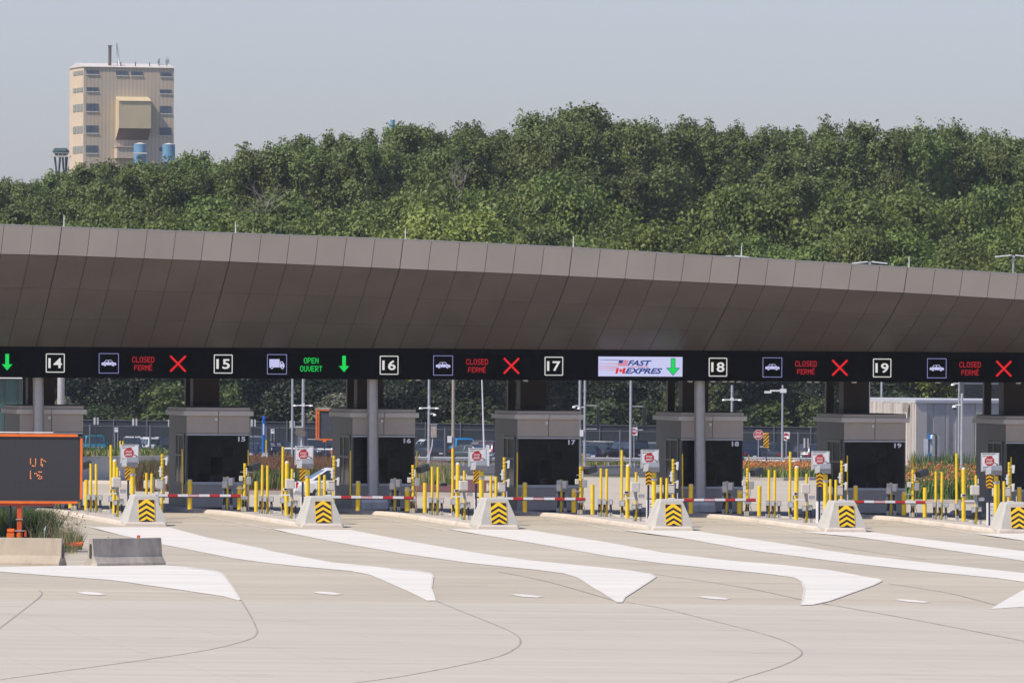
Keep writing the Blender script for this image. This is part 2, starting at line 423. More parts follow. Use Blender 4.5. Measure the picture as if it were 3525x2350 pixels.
def inset_rim(g, i0, i1, w=2.6):       # grey worn kerb face along the tip of a gore, laid on top
    c = (sum(p[0] for p in g[i0:i1]) / (i1 - i0), sum(p[1] for p in g[i0:i1]) / (i1 - i0))
    out = g[i0:i1]; inn = []
    for i, p in enumerate(out):
        q0, q1 = out[max(0, i - 1)], out[min(len(out) - 1, i + 1)]
        tx, ty = q1[0] - q0[0], q1[1] - q0[1]; L = math.hypot(tx, ty) or 1
        inn.append((p[0] - ty / L * w * 1.7, p[1] + tx / L * w * .8))
    sheet('worn_kerb_edge', [G(*p) for p in out + inn[::-1]], M_rim, 0.018)
inset_rim(GORES[1], 6, 12); inset_rim(GORES[2], 7, 14); inset_rim(GORES[3], 8, 18); inset_rim(GORES[0], 4, 9)

def strip(name, pts, w, m, dz=0.016, **k):
    P = [G(x, y) for x, y in pts]
    L, Rr = [], []
    for i, p in enumerate(P):
        d = (P[min(i + 1, len(P) - 1)] - P[max(0, i - 1)]); d.z = 0; d.normalize()
        n = Vector((-d.y, d.x, 0)) * w / 2
        L.append(p + n); Rr.append(p - n)
    mb = MB()
    for i in range(len(P) - 1):
        q = [L[i], Rr[i], Rr[i + 1], L[i + 1]]
        q = [Vector((p.x, p.y, gz(p.x, p.y) + dz)) for p in q]
        mb.add(q, [(0, 1, 2, 3)])
    return tag(mb.build(name, m), k.get('label'), None, None, 'structure')

def smooth_line(pts, n=5):
    out = []
    for i in range(len(pts) - 1):
        p0, p1, p2, p3 = pts[max(0, i - 1)], pts[i], pts[i + 1], pts[min(len(pts) - 1, i + 2)]
        for k in range(n):
            t = k / n
            out.append(tuple(0.5 * (2 * p1[j] + (p2[j] - p0[j]) * t + (2 * p0[j] - 5 * p1[j] + 4 * p2[j] - p3[j]) * t * t + (3 * p1[j] - p0[j] - 3 * p2[j] + p3[j]) * t ** 3) for j in (0, 1)))
    return out + [pts[-1]]

for J, w in (([(553.7,1378),(574.4,1412),(588,1440),(589.5,1455),(568,1469.6),(478.7,1492),(319,1517),(127.6,1543),(-40,1566)], .038),
          ([(1001,1379),(1055.8,1402),(1124,1429),(1180,1454),(1195.6,1472.5),(1181,1490.6),(1124,1513),(942,1549.6),(815,1568),(700,1582)], .038),
          ([(1437,1382),(1522.5,1397),(1603.4,1417),(1724.6,1447.6),(1797.4,1469.9),(1833.8,1489),(1842,1500),(1829.8,1512),(1785,1532.5),(1692,1561),(1650,1575)], .038),
          ([(1886,1385),(2088.5,1421),(2352,1472),(2500,1505)], .07),
          ([(90,1355),(95.7,1364),(76.6,1383),(0,1442),(-60,1490)], .038),
          ([(1502,1318),(1600,1332),(1720,1351),(1842,1377)], .038), ([(1146,1313),(1260,1336),(1414,1380)], .038),
          ([(1830,1240),(1967,1262),(2129,1285)], .04), ([(2040,1340),(2180,1362),(2290,1390)], .038)):
    strip('pavement_joint', smooth_line(J), w, M_joint, 0.009)
for k in range(14, 21):          # thin white edge line along each island
    dx, dy = (k - 15) * 405.4, (k - 15) * 3.3
    strip('lane_edge_line', [(440 + dx, 1182 + dy), (540 + dx, 1199 + dy), (625 + dx, 1215.2 + dy)], 0.11, M_white, 0.010)
for x, y in ((210.6, 1362.7), (751.7, 1362), (1210, 1368), (1639.7, 1372.8), (2094.6, 1380)):     # short lane diamonds
    c = G(x, y)
    sheet('lane_marking', [c + E * dx + N * dy for dx, dy in ((-.28, -1.0), (-.02, -1.7), (.3, -.9), (.24, .8), (0, 1.5), (-.3, .9))], M_white, 0.012)

# ------------------------------------------------------------------ island frame
LP = (lambda p, q: (ab(q)[0] - ab(p)[0]) / 5)(onplane(126.9, 833.5, 0), onplane(2026.1, 844.8, 0))
A17, BN = ab(G(1544, 1217.3))            # nose of island 17
KB = ab(G(1258.8, 1171.5, .15))          # booth 17, middle of its front
print('pitch %.3f nose a %.2f b %.2f booth a %.2f b %.2f' % (LP, A17, BN, KB[0], KB[1]))
AC = A17 + (KB[0] - A17) * 0.5
BB = KB[1]
IH = 0.15
LANES = list(range(13, 22))
for k in LANES:
    a = A17 + (k - 17) * LP; aB = KB[0] + (k - 17) * LP
    prof = [(-.74, BN - .2), (.72, BN - .2), (.95, BN + 4), (1.5, BN + 12), (1.5, BB + 9), (-1.5, BB + 9), (-1.5, BB - 3.2), (-.85, BB - 6.5)]
    def ipt(dx, b, dz):
        t = (b - BN) / (BB - BN); return P_ab(a + (aB - a) * max(0, min(1, t)) + dx, b, dz)
    def chain(shr, dz):
        return [ipt(dx * (1 - shr), b + (shr if b < BN + 1 else 0), dz) for dx, b in prof]
    mb = MB(); lo, mid, hi = chain(-.03, -.05), chain(0, IH * .55), chain(.07, IH)
    top = chain(.2, IH); n = len(prof)
    mb.add(lo + mid + hi + top, [(i, (i + 1) % n, (i + 1) % n + n, i + n) for i in range(n)] + [(i + n, (i + 1) % n + n, (i + 1) % n + 2 * n, i + 2 * n) for i in range(n)] + [(i + 2 * n, (i + 1) % n + 2 * n, (i + 1) % n + 3 * n, i + 3 * n) for i in range(n)], 1)
    mb.add(top, [tuple(range(n))], 0)
    tag(mb.build('traffic_island', [M_island, M_curb]), kind='structure')

# ------------------------------------------------------------------ canopy
def ia(x, y, b): p = onplane(x, y, b); return ab(p)[0], p.z
TOPS = [ia(x, y, -6.25) for x, y in ((9,515.2),(141.7,520.7),(537,534.8),(797,544.4),(921,549),(1313,567.5),(1632.6,586.9),(1697,590),(2084.6,613.4),(2340.8,628.3))]
CRES = [ia(x, y, -6.1) for x, y in ((3,583.9),(136,586.8),(529,601.2),(787,612),(1200,629.5),(1621,649.4),(1687,652.3),(2072.8,672.4),(2327,687.7))]
BOTS = [ia(x, y, -.12) for x, y in ((95,795.9),(300,797.2),(1000,800.5),(1621,804.8),(1997,807),(2340,809.5))]
def lerp(tab, a):
    if a <= tab[0][0]: (x0, y0), (x1, y1) = tab[0], tab[3]
    elif a >= tab[-1][0]: (x0, y0), (x1, y1) = tab[-4], tab[-1]
    else:
        for i in range(len(tab) - 1):
            if tab[i][0] <= a <= tab[i + 1][0]: (x0, y0), (x1, y1) = tab[i], tab[i + 1]; break
    return y0 + (y1 - y0) * (a - x0) / (x1 - x0)
a_s0 = ia(141.7, 520.7, -6.25)[0]; a_s5 = ia(2084.6, 613.4, -6.25)[0]; PW = (a_s5 - a_s0) / 30
zb0 = onplane(149, 867.3, 0).z; zb1 = onplane(2200, 877.5, 0).z
zt0 = onplane(300, 797.6, 0).z; zt1 = onplane(2000, 808, 0).z
ZB, ZT = (zb0 + zb1) / 2, (zt0 + zt1) / 2
print('band z', zb0, zb1, zt0, zt1, 'panel', PW, 'tops', TOPS[0], TOPS[-1])
def L3(a, b, z): p = O + E * a + N * b; return (p.x, p.y, z)
CAN = root('toll_canopy', 'long taupe panelled canopy roof over the inspection booths', 'canopy', (O.x, O.y, 0), 0)
CAN.location = (0, 0, 0)
NL, NRR = -22, 50
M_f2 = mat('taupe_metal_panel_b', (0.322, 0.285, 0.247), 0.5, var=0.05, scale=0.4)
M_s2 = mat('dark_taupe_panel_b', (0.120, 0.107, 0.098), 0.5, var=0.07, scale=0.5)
fa, sf, bk, rf = MB(), MB(), MB(), MB()
for i in range(NL, NRR):
    a0, a1 = a_s0 + i * PW, a_s0 + (i + 1) * PW
    g0 = .014 if i % 6 == 0 else .009; g1 = .014 if (i + 1) % 6 == 0 else .009
    sh = -.115                                            # seams stand square to the falling top edge
    tl, tr = (a0 + g0, lerp(TOPS, a0)), (a1 - g1, lerp(TOPS, a1))
    cl, cr = (a0 + g0 + sh, lerp(CRES, a0 + sh)), (a1 - g1 + sh, lerp(CRES, a1 + sh))
    fa.add([L3(tl[0], -6.25, tl[1]), L3(tr[0], -6.25, tr[1]), L3(cr[0], -6.12, cr[1] + .012), L3(cl[0], -6.12, cl[1] + .012)], [(3, 2, 1, 0)], R.choice((0, 0, 1)))
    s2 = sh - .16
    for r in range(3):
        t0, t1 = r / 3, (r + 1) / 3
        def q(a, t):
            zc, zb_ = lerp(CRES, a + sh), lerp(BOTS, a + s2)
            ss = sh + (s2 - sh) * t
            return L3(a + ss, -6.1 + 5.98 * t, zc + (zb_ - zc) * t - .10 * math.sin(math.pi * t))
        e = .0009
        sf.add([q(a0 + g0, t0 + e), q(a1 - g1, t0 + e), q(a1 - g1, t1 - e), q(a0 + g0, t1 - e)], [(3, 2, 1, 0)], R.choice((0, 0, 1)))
        bk.add([tuple(Vector(p) + Vector((0, .05, .038))) for p in (q(a0, t0), q(a1, t0), q(a1, t1), q(a0, t1))], [(3, 2, 1, 0)])
    bk.add([L3(a0, -6.21, lerp(TOPS, a0) - .02), L3(a1, -6.21, lerp(TOPS, a1) - .02), L3(a1 + sh, -6.06, lerp(CRES, a1)), L3(a0 + sh, -6.06, lerp(CRES, a0))], [(3, 2, 1, 0)])
    rf.add([L3(a0, -6.25, lerp(TOPS, a0) + .012), L3(a1, -6.25, lerp(TOPS, a1) + .012), L3(a1, 10, lerp(TOPS, a1) - 2.2), L3(a0, 10, lerp(TOPS, a0) - 2.2)], [(0, 1, 2, 3)])
    rf.add([L3(a0, -6.252, lerp(TOPS, a0) - .03), L3(a1, -6.252, lerp(TOPS, a1) - .03), L3(a1, -6.25, lerp(TOPS, a1) + .012), L3(a0, -6.25, lerp(TOPS, a0) + .012)], [(0, 1, 2, 3)])
aL, aR = a_s0 + NL * PW, a_s0 + NRR * PW
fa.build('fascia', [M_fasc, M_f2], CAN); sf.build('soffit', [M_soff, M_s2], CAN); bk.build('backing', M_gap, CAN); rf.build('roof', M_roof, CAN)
mb = MB()
def slab(mb, a0, a1, b0, b1, z00, z01, z10, z11, mi=0):       # z at (a0 low, a0 high, a1 low, a1 high)
    v = [L3(a0, b0, z00), L3(a1, b0, z10), L3(a1, b1, z10), L3(a0, b1, z00), L3(a0, b0, z01), L3(a1, b0, z11), L3(a1, b1, z11), L3(a0, b1, z01)]
    mb.add(v, [(3, 2, 1, 0), (4, 5, 6, 7), (0, 1, 5, 4), (1, 2, 6, 5), (2, 3, 7, 6), (3, 0, 4, 7)], mi)
slab(mb, aL, aR, 0, .45, zb0, zt0 + .3, zb1, zt1 + .3)
mb.build('sign_band', M_band, CAN)
mb = MB(); slab(mb, aL, aR, .46, 9.95, ZB + .25, ZB + .3, ZB + .25, ZB + .3)
mb.build('ceiling', M_brown, CAN)
mb = MB(); slab(mb, aL, aR, 9.96, 10.1, ZB + .2, lerp(TOPS, aL) - 2.25, ZB + .2, lerp(TOPS, aR) - 2.25)
mb.build('rear_fascia', M_fasc, CAN)
mb = MB()
for aa in (aL, aR):
    p = [L3(aa, -6.2, lerp(TOPS, aa)), L3(aa, -6.1, lerp(CRES, aa)), L3(aa, -.1, lerp(BOTS, aa)), L3(aa, .45, ZB), L3(aa, 10, ZB + .2), L3(aa, 10, lerp(TOPS, aa) - 2.2)]
    mb.add(p, [tuple(range(6)), ])
mb.build('end_panel', M_fasc, CAN)
def rod_b(r): 
    m = MB(); m.tube([(0, 0, -.05), (0, 0, .42)], [.02, .012], 6); m.cyl(0, 0, -.06, 0, .05, 8); m.build('rod', M_wht, r)
for j, (x, y) in enumerate(((147,519.5),(541,534),(931,549.5),(1317,567.5),(1703,590),(2088,613))):
    p = onplane(x, y, -6.1)
    w = ('above sign 14', 'above sign 15', 'above sign 16', 'above sign 17', 'above sign 18', 'above sign 19')[j]
    place('lrod', 'lightning_rod', 'thin white lightning rod on the canopy edge ' + w, 'lightning rod', p, rod_b, TH, 'lightning rods on the canopy edge')

# ------------------------------------------------------------------ signs on the band
M_numw = mat('sign_white', (0.72, 0.72, 0.70), 0.4, var=0.02)
M_panel = mat('display_panel', (0.003, 0.003, 0.004), 0.5, spec=0.06)
M_numb = mat('reflective_numeral', (0.95, 0.95, 0.95), 0.4, spec=0.8)
M_numl = mat('backlit_numeral', (0.3, 0.3, 0.3), 0.5, emit=(0.62, 0.62, 0.58), es=0.9)
M_ledw = mat('led_white', (0, 0, 0), emit=(0.56, 0.56, 0.86), es=0.95)
M_ledb = mat('led_blue_frame', (0, 0, 0), emit=(0.34, 0.36, 0.72), es=0.8)
M_ledr = mat('led_red', (0, 0, 0), emit=(0.80, 0.008, 0.012), es=0.85)
M_ledt = mat('led_red_text', (0, 0, 0), emit=(0.62, 0.012, 0.02), es=0.75)
M_ledg = mat('led_green', (0, 0, 0), emit=(0.0, 0.66, 0.09), es=1.0)
M_ledn = mat('led_navy', (0, 0, 0), emit=(0.012, 0.035, 0.22), es=1.0)
M_ledp = mat('led_screen', (0, 0, 0), emit=(0.56, 0.58, 0.84), es=1.0)
SGNX = {k: v for k, v in zip(range(14, 20), ((126.9,833.5),(512.7,835.7),(893.7,838.4),(1272.1,840.6),(1649,842.8),(2026.1,844.8)))}
SGNX[13] = (-262, 831.5); SGNX[20] = (2403, 847)
PXM = 339 / F
def ring(mb, w, h, t, y, mi=0, r=0.04):       # frame outline with rounded corners
    def rr(w, h, r):
        out = []
        for cx, cz, a0 in ((w/2-r, h/2-r, 0), (-w/2+r, h/2-r, 90), (-w/2+r, -h/2+r, 180), (w/2-r, -h/2+r, 270)):
            for k in range(4): a = math.radians(a0 + 30 * k); out.append((cx + r * math.cos(a), cz + r * math.sin(a)))
        return out
    o, i = rr(w, h, r), rr(w - 2 * t, h - 2 * t, max(.005, r - t)); n = len(o)
    mb.add([(p[0], y, p[1]) for p in o] + [(p[0], y, p[1]) for p in i], [((j + 1) % n, j, j + n, (j + 1) % n + n)[::-1] for j in range(n)], mi)
FONT = {'C':"01110 10001 10000 10000 10000 10001 01110",'L':"10000 10000 10000 10000 10000 10000 11111",'O':"01110 10001 10001 10001 10001 10001 01110",
 'S':"01111 10000 10000 01110 00001 00001 11110",'E':"11111 10000 10000 11110 10000 10000 11111",'D':"11110 10001 10001 10001 10001 10001 11110",
 'F':"11111 10000 10000 11110 10000 10000 10000",'R':"11110 10001 10001 11110 10100 10010 10001",'M':"10001 11011 10101 10101 10001 10001 10001",
 'P':"11110 10001 10001 11110 10000 10000 10000",'N':"10001 11001 10101 10101 10011 10001 10001",'U':"10001 10001 10001 10001 10001 10001 01110",
 'V':"10001 10001 10001 10001 10001 01010 00100",'T':"11111 00100 00100 00100 00100 00100 00100"}
def led_text(mb, s, cx, cz, w, h, y, mi=0, accent=None):
    n = len(s); px = w / (n * 6 - 1); pz = h / 7
    for i, ch in enumerate(s):
        for r, row in enumerate(FONT[ch].split()):
            for c, v in enumerate(row):
                if v == '1':
                    x = cx - w / 2 + (i * 6 + c) * px; z = cz + h / 2 - (r + 1) * pz
                    mb.add([(x, y, z), (x + px * 1.0, y, z), (x + px * 1.0, y, z + pz * 1.0), (x, y, z + pz)], [(0, 1, 2, 3)], mi)
        if accent == i:
            for c, r in ((2, 1), (3, 2)):
                x = cx - w / 2 + (i * 6 + c) * px; z = cz + h / 2 + (r - 1) * pz + pz * .3
                mb.add([(x, y, z), (x + px, y, z), (x + px, y, z + pz), (x, y, z + pz)], [(0, 1, 2, 3)], mi)
ARROW = [(-.07, .42), (.07, .42), (.07, 0), (.20, 0), (0, -.26), (-.20, 0), (-.07, 0)]
CARP = [(-.36,-.09),(-.36,.03),(-.24,.05),(-.16,.16),(.12,.17),(.22,.05),(.36,.02),(.37,-.09),(.29,-.09),(.27,-.03),(.21,0),(.15,-.03),(.13,-.09),(-.11,-.09),(-.13,-.03),(-.19,0),(-.25,-.03),(-.27,-.09)]
def disc(mb, cx, cz, r, y, mi=0, n=10, r2=None): 
    mb.add([(cx + (r2 or r) * math.cos(2*math.pi*i/n), y, cz + r * math.sin(2*math.pi*i/n)) for i in range(n)], [tuple(range(n))], mi)
def number_sign(k):
    x, y = SGNX[k]; p = onplane(x, y, -.02)
    r = root('lane_number_sign', 'black square sign with white frame and the number %d' % k, 'number sign', p, TH, 'lane number signs')
    m = MB(); m.box(-.38, .38, 0, .03, -.38, .38); m.build('sign_plate', M_panel, r)
    m = MB(); ring(m, .735, .735, .036, -.004, 0, .038); m.build('sign_frame', M_numl, r)
    m = MB(); put_text(m, str(k), -.005, 0, .53, .385, -.006, 0, .022); m.build('numeral', M_numl, r)
for k in range(14, 20): number_sign(k)
def display(k, mode):
    x, y = SGNX[k]; p = onplane(x + 205, y + 1.1, -.02)
    what = {'car': 'lane display with white car pictogram, red CLOSED FERMÉ and red cross, right of sign %d' % k,
            'truck': 'lane display with white truck pictogram, green OPEN OUVERT and green arrow',
            'open': 'lane display cut by the left picture edge, showing a green down arrow',
            'fast': 'bright lit panel reading FAST EXPRES with flags and a green arrow'}[mode]
    r = root('lane_display', what, 'lane display', p, TH, None if mode in ('fast',) else 'lit lane displays')
    if mode == 'fast':
        q = onplane((1372.6 + 1569.5) / 2, 841.6, -.02); r.location = q
        w, h = 196.9 * PXM, 45.3 * PXM
        m = MB(); m.box(-w/2, w/2, 0, .04, -h/2, h/2); m.build('screen', M_ledp, r)
        s = .156 * PXM; X = lambda v: (v - 876) * s; Z = lambda v: (262.5 - v) * s
        m = MB()
        put_text(m, 'FAST', X(862), Z(211), 365 * s, 84 * s, -.006, 0, .035, .35)
        put_text(m, 'EXPRES', X(925), Z(326), 560 * s, 86 * s, -.006, 0, .035, .35)
        m.build('lettering', M_ledn, r)
        m = MB()
        flat(m, [(X(555), Z(168)), (X(620), Z(168)), (X(607), Z(213)), (X(545), Z(213))], -.006, 0)
        flat(m, [(X(255), Z(162)), (X(560), Z(168)), (X(560), Z(178)), (X(255), Z(167))], -.005, 0)
        for i in range(6):
            zz = 170 + i * 15; x0 = 620 if i < 3 else 545; 
            flat(m, [(X(x0 - i * 1), Z(zz)), (X(695 - i * 4), Z(zz)), (X(693 - i * 4), Z(zz + 9)), (X(x0 - i - 1), Z(zz + 9))], -.006, 1)
        for z0, xe in ((219, 545), (258, 535), (278, 520), (306, 515)):
            flat(m, [(X(255), Z(z0)), (X(xe), Z(z0 + 2)), (X(xe), Z(z0 + 9)), (X(255), Z(z0 + 4))], -.005, 1)
        flat(m, [(X(670), Z(266)), (X(990), Z(264)), (X(990), Z(272)), (X(670), Z(270))], -.005, 1)
        flat(m, [(X(520), Z(283)), (X(555), Z(283)), (X(532), Z(368)), (X(497), Z(368))], -.006, 1)
        flat(m, [(X(618), Z(283)), (X(655), Z(283)), (X(640), Z(368)), (X(597), Z(368))], -.006, 1)
        flat(m, [(X(580), Z(292)), (X(590), Z(308)), (X(612), Z(304)), (X(600), Z(324)), (X(610), Z(332)), (X(582), Z(340)), (X(577), Z(358)), (X(573), Z(340)), (X(548), Z(330)), (X(562), Z(322)), (X(556), Z(304)), (X(572), Z(308))], -.006, 1)
        m.build('flag_mark', [M_ledn, M_ledr], r)
        m = MB(); flat(m, [(X(1366) + a * .98, Z(285) + b * .98) for a, b in ((-.075, .38), (.075, .38), (.075, 0), (.24, 0), (0, -.26), (-.24, 0), (-.075, 0))], -.006); m.build('arrow', M_ledg, r)
        m = MB(); flat(m, [(X(1366) + a * 1.1, Z(285) + b * 1.05) for a, b in ((-.085, .375), (.085, .375), (.085, .02), (.255, .02), (0, -.28), (-.255, .02), (-.085, .02))], -.004); m.build('arrow_outline', M_ledn, r)
        return
    m = MB(); m.box(-1.85, 1.85, 0, .015, -.42, .42); m.build('screen', M_panel, r)
    c = -82 * PXM
    if mode in ('car', 'truck'):
        m = MB(); ring(m, .775, .775, .022, -.004, 0, .006); o = m.build('pictogram_frame', M_ledb, r); o.location.x = c
        m = MB()
        if mode == 'car':
            flat(m, [(a * .78, b * .78) for a, b in CARP], -.006, 0)
            flat(m, [(-.17, .045), (-.115, .105), (-.03, .11), (-.03, .045)], -.009, 2); flat(m, [(.0, .045), (.0, .11), (.09, .11), (.14, .045)], -.009, 2)
            for cx in (-.155, .165): disc(m, cx, -.06, .052, -.008, 0); disc(m, cx, -.06, .022, -.010, 1)
        else:
            flat(m, [(-.30, -.12), (-.30, .2), (.10, .2), (.10, -.12)], -.006, 0)
            flat(m, [(.11, -.12), (.11, .11), (.22, .11), (.29, .0), (.29, -.12)], -.006, 0)
            flat(m, [(.15, .02), (.15, .08), (.20, .08), (.24, .02)], -.009, 2)
            for cx in (-.20, .21): disc(m, cx, -.12, .062, -.008, 0); disc(m, cx, -.12, .028, -.010, 2)
        o = m.build('pictogram', [M_ledw, M_ledb, M_panel], r); o.location.x = c
    tx = -3 * PXM
    m = MB()
    if mode == 'car':
        led_text(m, 'CLOSED', tx, .15, .86, .215, -.006); led_text(m, 'FERMÉ'.replace('É', 'E'), tx, -.165, .70, .20, -.006, 0, 4)
        m.build('lettering', M_ledt, r)
        m = MB()
        for sg in (1, -1):
            d = Vector((.30, 0, .30 * sg)); n2 = Vector((-.028 * sg, 0, .028)); n2.z = .028; n2.x = -.028 * sg
            q = [(-d - n2), (d - n2), (d + n2), (-d + n2)]
            m.add([(p_[0], -.006 - .001 * sg, p_[2]) for p_ in q], [(0, 1, 2, 3) if sg > 0 else (0, 1, 2, 3)])
        o = m.build('cross', M_ledr, r); o.location.x = 77 * PXM
    elif mode == 'truck':
        led_text(m, 'OPEN', tx, .15, .57, .215, -.006); led_text(m, 'OUVERT', tx, -.165, .86, .215, -.006)
        m.build('lettering', M_ledg, r)
    if mode in ('truck', 'open'):
        m = MB(); flat(m, [(a * 1.02, b * .94 - .05) for a, b in ARROW], -.006)
        o = m.build('arrow', M_ledg, r); o.location.x = 73 * PXM
display(13, 'open'); display(14, 'car'); display(15, 'truck'); display(16, 'car'); display(17, 'fast'); display(18, 'car'); display(19, 'car')

# ------------------------------------------------------------------ booths
M_lamp = mat('lamp_lens', (0.85, 0.85, 0.75), 0.3)
def booth_b(r):
    W, D = 1.235, 5.4                               # half width, depth
    m = MB(); m.box(-W, W, .02, D, 0, .90); m.build('base_wall', M_boothb, r)
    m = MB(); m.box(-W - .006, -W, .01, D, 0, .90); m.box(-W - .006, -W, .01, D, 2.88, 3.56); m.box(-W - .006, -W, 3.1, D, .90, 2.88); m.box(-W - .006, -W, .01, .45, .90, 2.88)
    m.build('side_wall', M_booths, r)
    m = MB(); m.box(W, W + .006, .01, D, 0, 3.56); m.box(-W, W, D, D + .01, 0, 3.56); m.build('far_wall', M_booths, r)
    m = MB(); m.box(-W, W, .005, .02, .01, .88); m.box(-W + .02, -.025, .0, .006, .05, .86); m.box(.0, W - .02, .0, .006, .05, .86); m.build('front_panel', M_boothb, r)
    m = MB(); m.box(-W, W, -.03, .02, .90, .99); m.build('window_sill', M_alu, r)
    m = MB(); m.box(-W, W, -.03, .02, 2.80, 2.86); m.build('window_head', M_alu, r)
    m = MB(); m.box(-W + .04, W - .04, 0, .05, .985, 2.80); w = m.build('window', M_bglass, r)
    m = MB(); m.box(-W + .0, -W + .045, -.01, .06, .985, 2.8); m.box(W - .045, W, -.01, .06, .985, 2.8); m.build('frame', M_frame, w)
    m = MB(); m.box(-W + .02, W - .02, 3.3, 3.36, .91, 2.87); m.box(-W + .02, W - .02, .06, 3.3, 2.82, 2.87); m.box(W - .06, W - .01, .06, 3.3, .91, 2.82); m.box(-W + .3, -.3, 3.2, 3.3, 1.2, 2.3, 0); m.build('room', M_room, r)
    m = MB(); m.box(-W + .1, W - .1, .25, .85, .93, .97); m.box(.3, .8, .5, .56, 1.1, 1.45); m.box(.5, .6, .5, .56, .97, 1.1); m.build('desk', M_frame, r)
    m = MB(); m.box(-.1, .34, 1.2, 1.28, 1.25, 1.95); m.box(.36, .72, .9, .95, 1.95, 2.3); m.tube([(.1, 1.0, 2.3), (.5, .9, 2.15)], .02, 6); m.build('chair', M_black, r)
    m = MB(); m.box(-.75, -.45, 3.15, 3.19, 1.6, 2.1); m.box(-.25, -.13, .4, .5, .97, 1.2); m.box(.15, .22, .9, .95, 2.2, 2.6); m.build('paper', M_paper, r)
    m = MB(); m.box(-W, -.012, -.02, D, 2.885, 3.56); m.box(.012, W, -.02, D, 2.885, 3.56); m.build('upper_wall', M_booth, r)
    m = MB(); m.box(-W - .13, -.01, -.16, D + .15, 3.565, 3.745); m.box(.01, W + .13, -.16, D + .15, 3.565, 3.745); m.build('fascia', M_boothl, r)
    m = MB(); m.box(-W - .02, W + .02, -.02, D, 3.75, 3.88); m.build('parapet', M_booth, r)
    m = MB(); m.box(-W + .0, W - .0, .0, D - .1, 3.885, 3.91); m.build('roof', M_gap, r)
    # side window: two tall lights over two
    m = MB(); m.box(-W - .03, -W - .008, .5, 3.05, .93, 2.82); w = m.build('side_window', M_bglass, r)
    m = MB()
    for y0, y1 in ((.45, .6), (2.02, 2.16), (3.0, 3.1)): m.box(-W - .042, -W - .02, y0, y1, .93, 2.82)
    for z0, z1 in ((.90, .97), (1.98, 2.04), (2.78, 2.86)): m.box(-W - .055, -W - .02, .45, 3.1, z0, z1)
    m.build('frame', M_frame, w)
    m = MB(); m.box(-.14, -.02, -.06, -.02, 3.36, 3.49); m.box(-.125, -.035, -.075, -.06, 3.375, 3.475, 1); m.build('wall_lamp', [M_alu, M_lamp], r)
    m = MB(); m.box(-.52, .52, 3.6, 4.5, 3.92, ZB + .25); m.box(-.53, .53, 3.59, 4.51, 4.02, 4.05, 1); m.build('service_shaft', [M_brown, M_gap], r)
for k in range(13, 21):
    p = P_ab(KB[0] + (k - 17) * LP, BB, IH)
    b = place('booth', 'inspection_booth', ('grey inspection booth with dark window numbered %d' % k) if 15 <= k <= 19 else ('grey booth behind the orange message board, under number sign 14' if k == 14 else ('grey booth cut by the right picture edge' if k == 20 else 'grey booth beyond the left picture edge')), 'booth', p, booth_b, TH, 'inspection booths')
    for c_ in [c for c in b.children if c.name.startswith('numeral')]: bpy.data.objects.remove(c_)
    m = MB(); put_text(m, str(k), .93, 2.665, .29, .19, -.012, 0, .035); m.build('numeral', M_numb, b)
    m = MB(); m.tube([(0, 0, 0), (0, 0, ZB + .3 + .2)], .16, 4)
    q = P_ab(KB[0] + (k - 17) * LP, BB + 9.6 - .6, IH)
    def rp(r):
        m = MB(); m.box(-.15, .15, -.15, .15, 0, ZB + .06); m.build('shaft', M_brown, r); m = MB(); m.box(-.24, .24, -.24, .24, 0, .03); m.build('base_plate', M_galv, r)
    place('rpost', 'steel_post', 'dark bronze square post behind the booth under sign %d' % k if k < 20 and k > 13 else ('dark bronze square post right of booth 19, standing before the ribbed building' if k == 20 else 'dark bronze square post at the left picture edge'), 'post', q, rp, TH, 'dark posts behind the booths')

# round columns
def col_b(r):
    m = MB(); m.box(-.52, .52, -.45, .45, 0, .27, 0); m.box(-.50, .50, -.43, .43, .27, .43, 1, .02, .02); m.build('plinth', [M_nose, mat('plinth_light', (.62,.60,.57), .7)], r)
    m = MB(); m.tube([(0, 0, .43), (-.05, .05, ZB + .15)], [.235, .20], 28); m.build('shaft', M_steel, r, smooth=True)
for k, px in ((14, 92), (16, 860), (18, 1611.5)):
    p = P_ab(ab(onplane(px - 3, 1166, .72))[0], .72, IH)
    place('col', 'round_column', 'silver round steel column on a concrete plinth before booth %d' % k if k > 14 else 'silver round steel column rising behind the orange message board', 'column', p, col_b, TH, 'silver round columns under the canopy')
# ceiling security domes under the band
def dome_b(r):
    m = MB(); m.cyl(0, 0, -.05, 0, .1, 12); m.build('collar', M_wht, r)
    m = MB(); m.tube([(0, 0, -.05), (0, 0, -.11), (0, 0, -.16)], [.085, .075, .02], 12); m.build('lens', M_black, r)
for x, y, w in ((960.5,872,'above booth 16, left of its number'),(1207,876,'above booth 17'),(1585,877,'left of the column at booth 18'),(1637,877,'right of the column at booth 18'),(1665,878,'left of the pole behind booth 18'),(1681,878,'middle of three near the silver pole'),(1697,878,'right of three near the silver pole'),(1859,879,'left of the dark post by booth 19'),(1876,879,'nearest the dark post by booth 19'),(1962,880,'above booth 19'),(2154,881,'between signs 19 and the right edge'),(2339,882,'at the right picture edge')):
    p = onplane(x, y - 3, .3); p.z = ZB + (zb1 - zb0) * 0
    place('dome', 'dome_camera', 'small dark dome camera under the sign band, ' + w, 'camera', p, dome_b, TH, 'dome cameras under the sign band')

